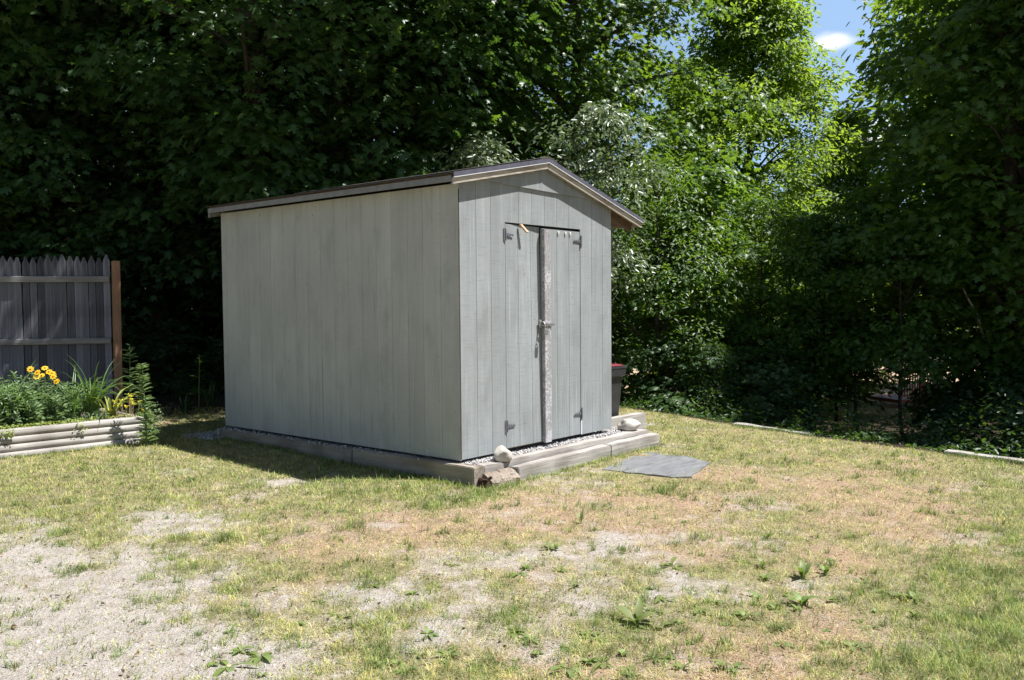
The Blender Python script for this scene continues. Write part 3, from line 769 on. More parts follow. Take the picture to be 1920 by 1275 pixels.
bm = bmesh.new(); box(bm, -.047, .047, -.047, .047, -.3, 2.06-f0); bevel(bm, .005)
o = finish(bm, 'post', M['post'], fence); o.location = (.075, -.03, 0); o.rotation_euler = (0, R(.35), .50); o['label'] = 'orange-brown square end post'

# ------------------------------------------------------------------ raised bed
ba_, bb_ = G(-160, 879), G(276, 829)
ba_[2] = bb_[2] = 0
bd = bb_-ba_; BL = np.linalg.norm(bd); bang = math.atan2(bd[1], bd[0])
b0z = float(gz(bb_[0], bb_[1]))-.02
BW = 1.25
bed = empty('raised_bed', (bb_[0], bb_[1], b0z), 'raised garden bed of stacked round-faced landscape timbers full of plants', 'garden bed', rz=bang)
def ltimber(x0, x1, y, z, along='x', r=.041, mat='bedlog'):
    prof = [(-.052, -r*.55), (-.056, 0), (-.052, r*.55), (-.035, r*.95), (0, r), (.05, r), (.05, -r), (0, -r), (-.035, -r*.95)]
    bm = bmesh.new()
    nseg = max(2, int(abs(x1-x0)/.12)); rs = []
    for i in range(nseg+1):
        u = x0+(x1-x0)*i/nseg; wv = .004*mnoise.noise(Vector((u*2.5, z*9, 0)))
        rs.append([bm.verts.new((u, y+a+wv, z+b+wv*.6) if along == 'x' else (y-a, u, z+b)) for a, b in prof])
    n = len(prof)
    for i in range(nseg):
        for k_ in range(n): bm.faces.new([rs[i][k_], rs[i][(k_+1) % n], rs[i+1][(k_+1) % n], rs[i+1][k_]])
    bm.faces.new(rs[0][::-1]); bm.faces.new(rs[-1])
    return finish(bm, 'timber', M[mat], bed, True)
BH = .315
for i, dy in enumerate((-.035, .0, .012, .022)):
    ltimber(-BL, (-.06, -.02, .0, -.015)[i], .05+dy, .041+.0775*i)
    ltimber(.12, BW, -.04-dy*.3, .041+.0775*i, 'y', mat='timber_y')
bm = bmesh.new(); box(bm, -BL, -.08, .08, BW, .0, BH-.035)
bmesh.ops.subdivide_edges(bm, edges=list(bm.edges), cuts=12, use_grid_fill=True); roughen(bm, .012, 8, 1)
k = MB('bed soil'); n_ = k.noise(k.coord((30, 30, 30)), 1, 5, .7); k.color(k.mix(k.rng(n_, .35, .65), (.045, .033, .024), (.12, .09, .065))); k.rough(1); k.bump(n_, .8, .02)
finish(bm, 'soil', k.m, bed)
def BP(u, v):                            # u metres back along the bed from its right end, v metres in from the front face
    e = bd/BL; nrm = np.array([-e[1], e[0], 0]); q = bb_-e*u+nrm*v
    return np.array([q[0], q[1], b0z+BH-.03])

# ------------------------------------------------------------------ foliage building
MAPLE_V = np.array([(.0, .0), (-.12, .20), (.10, .22), (.06, .46), (.24, .36), (.30, .17), (.52, .46), (.60, .44), (.58, .15), (.76, .17), (1.0, 0)])
def maple_template():
    up = MAPLE_V; dn = up[1:-1][::-1]*np.array([1, -1])
    o2 = np.concatenate([up, dn]); v = np.zeros((len(o2)+1, 3)); v[:-1, :2] = o2; v[-1, :2] = (.34, 0)
    v[:, 2] = -.22*np.abs(v[:, 1])-.16*v[:, 0]**2; v[-1, 2] = .03
    n = len(o2); f = [[i, (i+1) % n, n] for i in range(n)]
    v[:, 0] -= .02
    return v, f
OVAL_V = np.array([(0, 0, 0), (.33, .20, .05), (.70, .17, .02), (1, 0, -.12), (.70, -.17, .02), (.33, -.20, .05)]); OVAL_F = [[0, 3, 2, 1], [0, 5, 4, 3]]
LANCE_V = np.array([(0, 0, 0), (.35, .085, .04), (.7, .06, .0), (1, 0, -.16), (.7, -.06, .0), (.35, -.085, .04)])
MAP_T = maple_template(); OV_T = (OVAL_V, OVAL_F); LA_T = (LANCE_V, OVAL_F)

def leaf_cloud(cent, rad, outw, per, size, sd, flat=.28, droop=.25, tilt=.55):
    """sprays of leaves: one flat, drooping fan round each centre"""
    r_ = np.random.default_rng(sd); n = len(cent)*per
    c = np.repeat(cent, per, 0); rr_ = np.repeat(rad, per); ow = np.repeat(outw, per, 0)
    a = r_.uniform(0, 2*np.pi, n); q = np.sqrt(r_.random(n))
    off = np.stack([np.cos(a)*q, np.sin(a)*q, r_.normal(0, flat, n)*.6-droop*q*q], 1)*rr_[:, None]
    tl = np.repeat(r_.normal(0, .25, (len(cent), 2)), per, 0)
    off[:, 2] += off[:, 0]*tl[:, 0]+off[:, 1]*tl[:, 1]-.25*(off[:, 0]*ow[:, 0]+off[:, 1]*ow[:, 1])
    pos = c+off
    nrm = np.stack([r_.normal(0, tilt, n)+.35*ow[:, 0]+.4*np.cos(a)*q, r_.normal(0, tilt, n)+.35*ow[:, 1]+.4*np.sin(a)*q, np.ones(n)], 1)
    al = np.stack([np.cos(a)+r_.normal(0, .5, n), np.sin(a)+r_.normal(0, .5, n), -.35*np.ones(n)], 1)
    s = size*r_.uniform(.6, 1.15, n)
    return pos, frames(nrm, al)*s[:, None, None]

def boughs(sd, n, z0, z1, shape, shell=.55, rmin=.5, rmax=1.0):
    """bough centres in a crown; shape(t, az) gives the radius at height fraction t"""
    r_ = np.random.default_rng(sd); t = r_.random(n); az = r_.uniform(0, 2*np.pi, n)
    rad = np.array([shape(a, b) for a, b in zip(t, az)])*(shell+(1-shell)*r_.random(n)**.6)*r_.uniform(.8, 1.12, n)
    c = np.stack([rad*np.cos(az), rad*np.sin(az), z0+(z1-z0)*t], 1)
    ow = np.stack([np.cos(az), np.sin(az), np.zeros(n)], 1)
    return c, r_.uniform(rmin, rmax, n), ow

def trunk_mesh(name, h, r0, limbs, sd, stems=((0, 0, 0, 0),), z0=-.5, lean=.02):
    bm = bmesh.new(); r_ = np.random.default_rng(sd)
    axes = []
    for (ox, oy, lx, ly) in stems:
        pts, rad = [], []
        for i in range(13):
            t = i/12; z = z0+(h-z0)*t
            pts.append((ox+lx*t*h+.05*h*lean*10*mnoise.noise(Vector((t*3, sd, ox))), oy+ly*t*h+.05*h*lean*10*mnoise.noise(Vector((t*3, sd+9, oy))), z))
            rad.append(r0*((1-t)**.8*.9+.08)*(1+.5*math.exp(-t*14)))
        tube(bm, pts, rad, 10); axes.append(pts)
    for (c, w) in limbs:
        ax = axes[r_.integers(len(axes))]
        dist = math.hypot(c[0], c[1]); zb = max(ax[0][2]+.9, min(c[2]-dist*r_.uniform(.35, .75), h*.92))
        i = min(range(13), key=lambda j: abs(ax[j][2]-zb)); s = Vector(ax[i]); e = Vector(c)
        m1 = s.lerp(e, .35)+Vector((0, 0, .10*dist)); m2 = s.lerp(e, .72)+Vector((0, 0, .10*dist))+Vector(r_.normal(0, .08, 3))
        tube(bm, [s, m1, m2, e], [w, w*.7, w*.42, w*.16], 5)
    bmesh.ops.recalc_face_normals(bm, faces=bm.faces)
    me = bpy.data.meshes.new(name); bm.to_mesh(me); bm.free(); me.materials.append(M['bark'])
    me.polygons.foreach_set('use_smooth', np.ones(len(me.polygons), bool))
    return me
def crown_mesh(name, c, rad, ow, per, size, sd, tpl, mat, **kw):
    pos, m = leaf_cloud(c, rad, ow, per, size, sd, **kw)
    o = inst_mesh(name, tpl[0], tpl[1], pos, m, mat, smooth=False); me = o.data; bpy.data.objects.remove(o); return me
def make_tree(name, loc, label, cat, tm, cm, group=None, rz=0, s=1.0):
    t = empty(name, loc, label, cat, group, rz); t.scale = (s, s, s)
    o = bpy.data.objects.new('trunk', tm); COL.objects.link(o); o.parent = t
    o = bpy.data.objects.new('crown', cm); COL.objects.link(o); o.parent = t
    return t

# big maples: narrow below, wide crowns above that reach out over the wood's edge
def shape_maple(t, az):
    low = 2.3+1.1*math.sin(min(1, t/.22)*math.pi/2); up = 5.2*math.sin(min(1, max(0, (t-.30)/.30))*math.pi/2)
    top = math.sqrt(max(.02, 1-max(0, (t-.62)/.38)**2))
    return max(low, up)*top*(1+.16*math.sin(3*az+t*5))
def shape_mid(t, az):
    return 3.0*math.sin(min(1, t/.25+.3)*math.pi/2)*math.sqrt(max(.02, 1-max(0, (t-.55)/.45)**2))*(1+.14*math.sin(3*az+t*5))
big = []
for sd in (11, 12, 13, 14):
    c, r_, ow = boughs(sd, 330, 1.7, 16.5, shape_maple if sd < 14 else shape_mid, .42, .55, 1.15 if sd < 14 else .95)
    limbs = [(c[i], .07) for i in range(0, len(c), 4)]
    big.append((trunk_mesh('maple_trunk', 14, .21, limbs, sd), crown_mesh('maple_crown', c, r_, ow, 105, .18 if sd < 14 else .16, sd, MAP_T, M['maple' if sd < 14 else 'maple_mid'])))
def shape_over(t, az):
    return (1.3+4.9*math.sin(min(1, max(0, (t-.12)/.3))*math.pi/2))*math.sqrt(max(.02, 1-max(0, (t-.6)/.4)**2))*(1+.16*math.sin(3*az+t*5))
c, r_, ow = boughs(15, 360, 3.3, 15.0, shape_over, .38, .55, 1.1)
big.append((trunk_mesh('maple_trunk', 14, .21, [(c[i], .045) for i in range(0, len(c), 14)], 15), crown_mesh('maple_crown', c, r_, ow, 105, .175, 15, MAP_T, M['maple'])))
maples = [(-190, 16.2, 0, 'tall dark maple behind the picket fence at the far left', 0.3), (95, 16.8, 1, 'tall dark maple rising behind the middle of the picket fence', 2.0),
          (485, 14.8, 4, 'tall dark maple close behind the rear corner of the shed', 1.1), (300, 18.2, 1, 'tall dark maple filling the gap between fence post and shed', 3.9), (640, 17.2, 0, 'tall dark maple behind the low eave of the shed', 4.1),
          (880, 18.6, 3, 'tall dark maple directly behind the shed roof ridge', 5.2), (1085, 19.4, 3, 'dark maple behind the right roof overhang, beside the lime-green tree', 3.3)]
for px, d, ti, lb, rz in maples:
    x, y = PD(px, d); make_tree('maple_tree', (x, y, float(gz(x, y))), lb, 'tree', *big[ti], group='tall maples along the wood edge', rz=rz)
# second rank
for px, d, ti, rz, lb in ((-40, 22, 2, 1.7, 'shaded maple deep in the wood behind the fence'), (480, 22.5, 1, .4, 'shaded maple deep in the wood left of the shed'), (760, 24.5, 0, 2.5, 'shaded maple deep in the wood behind the shed roof')):
    x, y = PD(px, d); make_tree('maple_tree', (x, y, float(gz(x, y))), lb, 'tree', *big[ti], group='tall maples along the wood edge', rz=rz)

# right hand multi-stem tree
def shape_right(t, az): return (1.3+1.05*math.sin(min(1, t/.35)*math.pi/2))*math.sqrt(max(.03, 1-max(0, (t-.6)/.4)**2))*(1+.14*math.sin(4*az+t*7))
c, r_, ow = boughs(31, 380, 1.6, 10.6, shape_right, .25, .45, .8)
tmR = trunk_mesh('right_trunk', 11.0, .17, [(c[i], .05) for i in range(0, len(c), 4)], 31, ((-.25, .15, -.02, .01), (.05, -.1, .015, -.02), (.35, -.25, .07, -.05), (-.1, -.3, .0, .02)))
cmR = crown_mesh('right_crown', c, r_, ow, 90, .145, 31, MAP_T, M['sap'], tilt=.6)
x, y = PD(1930, 14.0); zB = float(gz(x, y))
tR = make_tree('multi_stem_tree', (x, y, zB), 'tall dark tree with several leaning trunks at the right edge', 'tree', tmR, cmR)
bm = bmesh.new(); a = PP(1800, 528, 13.4)-np.array([x, y, zB]); b = PP(1832, 590, 13.5)-np.array([x, y, zB]); e = PP(1846, 640, 13.9)-np.array([x, y, zB])
tube(bm, [a, (a+b)/2+.03, b, e], [.008, .014, .02, .022], 6); o = finish(bm, 'dead_branch', M['dead'], tR); o['label'] = 'bare bleached dead branch'
x, y = PD(2110, 14.6); make_tree('multi_stem_tree', (x, y, float(gz(x, y))), 'dark tree half out of view beyond the right edge', 'tree', tmR, cmR, rz=2.2)
x, y = PD(1960, 18.0); make_tree('multi_stem_tree', (x, y, float(gz(x, y))), 'dark tree standing behind the leaning trunks at the right', 'tree', tmR, cmR, rz=4)

c, r_, ow = boughs(33, 220, 5.0, 13.5, lambda t, az: 2.6*math.sqrt(max(.05, 1-((t-.45)/.58)**2))*(1+.14*math.sin(3*az+4*t)), .3, .6, 1.0)  # unseen tree added off to the right so its crown shades the bank
tmS = trunk_mesh('tall_trunk', 12.5, .2, [(c[i], .06) for i in range(0, len(c), 5)], 33); cmS = crown_mesh('tall_crown', c, r_, ow, 80, .19, 33, MAP_T, M['maple'])
make_tree('maple_tree', (10.0, -5.4, float(gz(10.0, -5.4))), 'tall unseen tree added beyond the right edge to shade the bank', 'tree', tmS, cmS)
# sunlit yellow-green tree
def shape_ash(t, az): return 2.75*math.sin(min(1, t/.30+.25)*math.pi/2)*max(.12, min(1, (1.03-t)/.5))*(1+.10*math.sin(3*az+6*t))
c, r_, ow = boughs(41, 420, .4, 12.4, shape_ash, .2, .4, .75)
ash = (trunk_mesh('ash_trunk', 11, .15, [(c[i], .035) for i in range(0, len(c), 3)], 41, lean=.015),
          crown_mesh('ash_crown', c, r_, ow, 170, .15, 41, OV_T, M['ash'], tilt=.8))
for px, d, s, rz, lb in ((1405, 23, 1.0, 0, 'bright yellow-green sunlit tree left of the patch of sky'), (1300, 28, .86, 2, 'yellow-green tree behind, left of the brightest one'), (1585, 27, .72, 1, 'lower yellow-green tree between the patch of sky and the right tree'), (1500, 30, .60, 4, 'lower yellow-green tree far behind, below the patch of sky')):
    x, y = PD(px, d); make_tree('ash_tree', (x, y, float(gz(x, y))), lb, 'tree', *ash, group='yellow-green sunlit trees', rz=rz, s=s)

# saplings between shed and the right tree
def shape_sap(t, az): return (1.0+.55*math.sin(t*math.pi))*math.sqrt(max(.04, 1-max(0, (t-.45)/.55)**2))*(1+.2*math.sin(3*az+t*4))
saps = []
for sd, mt, tp, sz in ((51, 'sap', MAP_T, .13), (52, 'maple_mid', OV_T, .095), (53, 'sap', OV_T, .105)):
    c, r_, ow = boughs(sd, 92, 1.25, 5.0, shape_sap, .35, .32, .6)
    saps.append((trunk_mesh('sapling_trunk', 4.6, .05, [(c[i], .016) for i in range(0, len(c), 2)], sd, lean=.05), crown_mesh('sapling_crown', c, r_, ow, 85, sz, sd, tp, M[mt])))
c, r_, ow = boughs(54, 80, 2.4, 5.4, lambda t, az: shape_sap(t, az)*1.05, .3, .32, .6)
saps.append((trunk_mesh('sapling_trunk', 5.0, .05, [(c[i], .016) for i in range(0, len(c), 2)], 54, lean=.05), crown_mesh('sapling_crown', c, r_, ow, 85, .12, 54, MAP_T, M['sap'])))
for px, d, ti, s, rz, lb in ((1235, 14.6, 1, .86, 0, 'leafy sapling close behind the bin and right shed wall'), (1330, 15.3, 0, .92, 1, 'broad-leaved sapling second to the right of the shed'),
                             (1425, 15.0, 2, .84, 2, 'sapling in front of the yellow-green tree'), (1515, 15.6, 0, .86, 3, 'sapling with large bright leaves below the patch of sky'),
                             (1605, 14.8, 3, .86, 4, 'sapling just left of the leaning trunks, over the red deck'), (1690, 13.6, 3, .72, 5, 'low sunlit sapling against the leaning dark trunks'),
                             (1570, 17.5, 1, .95, 2.6, 'shaded sapling behind the others, under the patch of sky')):
    x, y = PD(px, d); make_tree('sapling', (x, y, float(gz(x, y))), lb, 'sapling', *saps[ti], group='saplings on the bank right of the shed', rz=rz, s=s)

# silvery autumn-olive shrubs behind the shed
def shape_ol(t, az): return (.85+.45*math.sin(2*az+1)*math.sin(7*t)+.25*math.sin(5*az+9*t))*math.sqrt(max(.05, 1-max(0, (t-.5)/.5)**2))
c, r_, ow = boughs(61, 42, 1.8, 4.5, shape_ol, .2, .25, .6)
tmO = trunk_mesh('shrub_stems', 3.9, .04, [(c[i], .014) for i in range(0, len(c), 2)], 61, ((-.1, 0, -.05, .03), (.1, .1, .06, .02), (0, -.1, .01, -.06)))
cmO = crown_mesh('olive_crown', c, r_, ow, 90, .105, 61, OV_T, M['olive'], tilt=.7)
for px, d, s, rz, lb in ((1118, 13.6, 1.0, 0, 'silvery-leaved tall shrub rising right of the roof ridge'), (905, 14.2, .92, 2, 'silvery-leaved shrub peeking over the middle of the roof')):
    x, y = PD(px, d); make_tree('silverberry_shrub', (x, y, float(gz(x, y))), lb, 'shrub', tmO, cmO, 'silvery shrubs behind the shed', rz, s)

# low shrubs at the lawn edge and in the dark gap
def shape_low(t, az): return (.72+.35*math.sin(3*az+5*t)+.2*math.sin(7*az))*math.sqrt(max(.1, 1-(max(0, t-.35)/.65)**2))
lows = []
for sd, sz, tp in ((71, .07, OV_T), (72, .10, LA_T), (73, .085, MAP_T)):
    c, r_, ow = boughs(sd, 44, .10, 1.6, shape_low, .15, .16, .42)
    lows.append((trunk_mesh('shrub_stems', 1.2, .018, [(c[i], .007) for i in range(0, len(c), 2)], sd, ((-.1, 0, -.1, .05), (.08, .05, .12, 0), (0, -.1, 0, -.12)), -.2), crown_mesh('shrub_crown', c, r_, ow, 75, sz, sd, tp, M['shrub'])))
for px, d, ti, s, rz, lb in ((1415, 12.6, 0, .42, 3, 'low shrub behind the thin edging timber'),
                             (1600, 12.3, 0, .44, 5, 'low shrub at the dark lawn edge between the two timbers'), (1870, 11.9, 0, .44, 2.5, 'low shrub behind the pale edging timber at the right edge'),
                             (1250, 14.2, 2, 1.0, 3.5, 'larger shrub on the bank behind the bin'), (1330, 13.6, 1, .8, 1.5, 'shaded shrub on the bank right of the bin'), (1430, 13.9, 2, .85, 2.6, 'shaded shrub below the sapling in front of the yellow-green tree'), (1510, 13.5, 0, .72, .7, 'shaded shrub on the bank left of the red deck'), (1750, 13.3, 2, .66, 3.9, 'shaded shrub on the bank right of the red deck'), (1790, 13.0, 1, .75, 5.5, 'larger shrub on the bank before the leaning trunks'), (1910, 12.8, 2, 1.0, .2, 'larger shrub on the bank at the far right'),
                             (300, 15.4, 2, .95, 2.2, 'shaded shrub deep in the gap behind the fence post'), (440, 15.2, 0, .9, 3.2, 'shaded shrub behind the rear corner of the shed')):
    x, y = PD(px, d); t_ = make_tree('edge_shrub', (x, y, float(gz(x, y))-.05), lb, 'shrub', *lows[ti], group='low shrubs under the trees', rz=rz, s=s); t_.scale = (s*random.uniform(.9, 1.5), s*random.uniform(.9, 1.5), s*random.uniform(.7, 1.25))

# wild low cover on the bank between the shrubs
r_ = np.random.default_rng(77); n = 15000
yy = r_.uniform(-5.5, 6.5, n); xx = edge_x(yy)+.25+np.abs(r_.normal(.5, 1.0, n)); cl = fbm(vn2, xx*1.6, yy*1.6, 3)
kp = r_.random(n) < sstep(.36, .60, cl); xx, yy, cl = xx[kp], yy[kp], cl[kp]; n = len(xx)
hz = r_.random(n)**1.3*(.05+2.6*np.clip(cl-.38, 0, 1))*sstep(.1, 1.6, xx-edge_x(yy))
nr = np.stack([r_.normal(0, .5, n), r_.normal(0, .5, n), np.ones(n)], 1)
o = inst_mesh('bank_cover', OV_T[0]*np.array([1, 1.2, 1]), OV_T[1], np.stack([xx, yy, gz(xx, yy)+hz], 1), frames(nr, r_.normal(size=(n, 3)))*(r_.uniform(.035, .09, n))[:, None, None], M['shrub'])
tag(o, 'wild leafy ground cover along the shaded bank', 'ground cover', kind='stuff')

# the wood behind, one mass
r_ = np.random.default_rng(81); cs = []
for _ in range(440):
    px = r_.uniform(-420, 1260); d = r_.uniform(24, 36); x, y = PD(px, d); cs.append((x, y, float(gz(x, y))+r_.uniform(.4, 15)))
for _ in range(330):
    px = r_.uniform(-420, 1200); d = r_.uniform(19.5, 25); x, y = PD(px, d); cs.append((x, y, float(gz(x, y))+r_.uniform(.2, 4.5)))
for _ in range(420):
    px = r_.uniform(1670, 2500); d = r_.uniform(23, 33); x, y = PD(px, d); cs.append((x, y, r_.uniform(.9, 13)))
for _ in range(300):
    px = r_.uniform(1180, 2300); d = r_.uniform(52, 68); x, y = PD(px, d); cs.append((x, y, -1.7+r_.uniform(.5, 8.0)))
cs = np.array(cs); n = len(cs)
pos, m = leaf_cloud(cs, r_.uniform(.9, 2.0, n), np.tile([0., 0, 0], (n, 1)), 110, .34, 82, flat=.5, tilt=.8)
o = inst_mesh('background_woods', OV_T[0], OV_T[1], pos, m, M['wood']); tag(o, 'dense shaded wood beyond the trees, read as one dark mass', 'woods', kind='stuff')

# ------------------------------------------------------------------ beyond the bank: deck and car seen through the leaves
dx, dy = PD(1715, 27); dz = float(gz(dx, dy))
deck = empty('wooden_deck', (dx, dy, dz), 'red-brown wooden deck with railing glimpsed through the leaves', 'deck', rz=-.55)
deck.scale = (.72, .72, .8)
top = .35
bm = bmesh.new(); box(bm, -1.6, .62, -.9, .9, top-.12, top); finish(bm, 'platform', M['deck_red'], deck)
for xx in (-1.55, -.5, .56):
    bm = bmesh.new(); box(bm, xx-.05, xx+.05, -.95, -.85, 0, top+1.05); finish(bm, 'post', M['deck_red'], deck)
bm = bmesh.new(); box(bm, -1.6, .62, -.94, -.86, top+.98, top+1.05); box(bm, -1.6, .62, -.92, -.88, top+.12, top+.18); finish(bm, 'rail', M['deck_red'], deck)
for i in range(16):
    xx = -1.44+i*.13; bm = bmesh.new(); box(bm, xx-.02, xx+.02, -.915, -.885, top+.18, top+.98); finish(bm, 'baluster', M['deck_red'], deck)
cx_, cy_ = PD(1735, 40); cz_ = float(gz(cx_, cy_))
car = empty('parked_car', (cx_, cy_, cz_+.05), 'pale parked car glimpsed through leaves beyond the red deck', 'car', rz=-.4)
bm = bmesh.new(); prism(bm, [(-2.1, .3), (2.1, .3), (2.15, .65), (2.0, .85), (1.1, .95), (-1.9, .95), (-2.15, .8)], lambda p, s: (p[0], (-.85, .85)[s], p[1])); bevel(bm, .05, 2); finish(bm, 'body', M['car'], car, False)
bm = bmesh.new(); hexa(bm, [(-1.7, -.78, .94), (1.15, -.78, .94), (1.15, .78, .94), (-1.7, .78, .94), (-1.25, -.62, 1.46), (.35, -.62, 1.46), (.35, .62, 1.46), (-1.25, .62, 1.46)]); bevel(bm, .04, 2); finish(bm, 'window', M['glass'], car)
bm = bmesh.new(); box(bm, -1.28, .38, -.64, .64, 1.455, 1.50); bevel(bm, .02, 2); finish(bm, 'roof', M['car'], car)
for xx in (-1.35, 1.35):
    for yy in (-.82, .82):
        bm = bmesh.new(); tube(bm, [(xx, yy-.1, .3), (xx, yy+.1, .3)], .32, 18); finish(bm, 'wheel', M['tyre'], car)

# ------------------------------------------------------------------ plants in and round the bed
def strap_clump(name, base_, n, ln_, wd, sd, label, mat='strap', arch=1.0, group=None, cat='plant'):
    r_ = np.random.default_rng(sd); bm = bmesh.new()
    for i in range(n):
        a = r_.uniform(0, 2*np.pi); L_ = ln_*r_.uniform(.55, 1.1); sp = r_.uniform(.25, .75)*arch; w = wd*r_.uniform(.7, 1.2)
        o2 = np.array([r_.normal(0, .03), r_.normal(0, .03), 0]); dirv = np.array([math.cos(a), math.sin(a), 0]); sv = np.array([-dirv[1], dirv[0], 0])
        prev = None
        for j in range(7):
            t = j/6; th = (math.pi/2)*(1-.25*sp)-t*t*sp*2.6
            if j == 0: p = o2.copy()
            else: p = p+(dirv*math.cos(th)+np.array([0, 0, math.sin(th)]))*L_/6
            ww = w*(1-t**2.2)*.5+.0006
            cur = [bm.verts.new(p-sv*ww), bm.verts.new(p-np.array([0, 0, ww*.6])), bm.verts.new(p+sv*ww)]
            if prev: bm.faces.new([prev[0], prev[1], cur[1], cur[0]]); bm.faces.new([prev[1], prev[2], cur[2], cur[1]])
            prev = cur
    me = bpy.data.meshes.new(name); bm.to_mesh(me); bm.free(); me.materials.append(M[mat])
    o = bpy.data.objects.new(name, me); COL.objects.link(o); o.location = tuple(base_); tag(o, label, cat, group); return o
def stalk_plant(base_, h, nl, ll, sd, label, mat='bed_green', lean=(0, 0), bushy=0):
    r_ = np.random.default_rng(sd); root = empty('lily_stalk', tuple(base_), label, 'plant', 'tall leafy lily stalks')
    bm = bmesh.new(); tube(bm, [(0, 0, -.02), (lean[0]*.4, lean[1]*.4, h*.5), (lean[0], lean[1], h)], [.009, .007, .004], 6); finish(bm, 'stem', M['stem'], root)
    t = np.sort(r_.random(nl))**.9; az = np.arange(nl)*2.4+r_.normal(0, .3, nl); sz = ll*(1.05-.55*t)*r_.uniform(.8, 1.15, nl)
    pos = np.stack([lean[0]*t, lean[1]*t, .04+(h-.02)*t], 1); up = .25+.9*np.clip((t-.75)/.25, 0, 1)
    al = np.stack([np.cos(az), np.sin(az), up], 1); nr = np.stack([-np.cos(az)*.4, -np.sin(az)*.4, np.ones(nl)], 1)
    inst_mesh('foliage', LA_T[0]*np.array([1, 1.2, 1]), LA_T[1], pos, frames(nr, al)*sz[:, None, None], M[mat], root)
    return root
def leafy_mound(name, base_, n, rad, h, size, sd, label, mat, tpl=OV_T, cat='plant', group=None):
    r_ = np.random.default_rng(sd); u = r_.normal(size=(n, 3)); u /= np.linalg.norm(u, axis=1, keepdims=True); u[:, 2] = np.abs(u[:, 2])
    q = r_.random(n)**.4
    pos = u*q[:, None]*np.array([rad, rad, h]); pos[:, :2] *= (1+.3*np.sin(6*pos[:, 2:3]/max(h, .01)+3))
    nr = u+r_.normal(0, .5, (n, 3))+np.array([0, 0, .6]); al = u*np.array([1, 1, .2])+r_.normal(0, .5, (n, 3))
    o = inst_mesh(name, tpl[0], tpl[1], pos, frames(nr, al)*(size*r_.uniform(.6, 1.2, n))[:, None, None], M[mat])
    o.location = tuple(base_); tag(o, label, cat, group); return o
def stem_mound(base_, ns, h, rad, size, per, sd, label, mat, group=None):
    """many upright leafy stems"""
    r_ = np.random.default_rng(sd); root = empty('leafy_perennial', tuple(base_), label, 'plant', group); bm = bmesh.new(); P_, A_, N_, S_ = [], [], [], []
    for i in range(ns):
        a = r_.uniform(0, 2*np.pi); q = rad*math.sqrt(r_.random()); b = np.array([q*math.cos(a), q*math.sin(a), 0]); hh = h*r_.uniform(.65, 1.1)
        e = b*1.25+np.array([r_.normal(0, .03), r_.normal(0, .03), hh]); tube(bm, [b, (b+e)/2+r_.normal(0, .01, 3), e], [.004, .003, .002], 4)
        t = r_.uniform(.08, 1, per); az = r_.uniform(0, 2*np.pi, per)
        P_.append(b+(e-b)*t[:, None]); A_.append(np.stack([np.cos(az), np.sin(az), .35+.5*t], 1)); N_.append(np.stack([-np.cos(az)*.4, -np.sin(az)*.4, np.ones(per)], 1)+r_.normal(0, .3, (per, 3))); S_.append(size*r_.uniform(.6, 1.15, per)*(1.1-.4*t))
    finish(bm, 'stem', M['stem'], root)
    inst_mesh('foliage', LA_T[0]*np.array([1, 1.7, 1]), LA_T[1], np.concatenate(P_), frames(np.concatenate(N_), np.concatenate(A_))*np.concatenate(S_)[:, None, None], M[mat], root)
    return root
def ub(px, v):                            # bed position whose front projects near pixel column px
    best = min(np.linspace(-.1, BL, 240), key=lambda u: abs(960+FPX*((BP(u, v)-CAM)@cr)/((BP(u, v)-CAM)@cf)-px)); return BP(best, v)

stem_mound(ub(10, .42), 30, .48, .24, .10, 36, 101, 'bushy grey-green perennial at the left end of the bed', 'bed_green', 'leafy perennials in the bed')
stem_mound(ub(70, .36), 30, .34, .24, .10, 36, 102, 'bushy perennial in front of the golden flowers', 'bed_green', 'leafy perennials in the bed')
stem_mound(ub(112, .40), 24, .40, .20, .095, 34, 103, 'leafy perennial just right of the golden flowers', 'bed_green', 'leafy perennials in the bed')
stem_mound(ub(-70, .45), 28, .5, .26, .10, 36, 104, 'tall leafy perennial cut by the left edge', 'bed_green', 'leafy perennials in the bed')
stem_mound(ub(40, .75), 22, .50, .24, .10, 34, 106, 'tall grey-green perennial behind the bushy ones against the fence', 'bed_green', 'leafy perennials in the bed')
leafy_mound('low_perennial', ub(180, .3), 420, .16, .12, .05, 105, 'low grey-green mound before the arching daylilies', 'pale_green', LA_T)
strap_clump('daylily', ub(140, .40), 60, .64, .022, 111, 'dense dark daylily clump in the middle of the bed', group='daylilies in the bed')
strap_clump('daylily', ub(172, .45), 46, .80, .020, 112, 'tall arching daylily clump close to the fence post', group='daylilies in the bed')
strap_clump('daylily', ub(25, .40), 36, .74, .022, 113, 'narrow daylily clump left of the golden flowers', group='daylilies in the bed')
strap_clump('daylily', ub(208, .28), 13, .66, .030, 114, 'sparse yellow-green daylily with a few long arching leaves', 'lime', 1.25, 'daylilies in the bed')
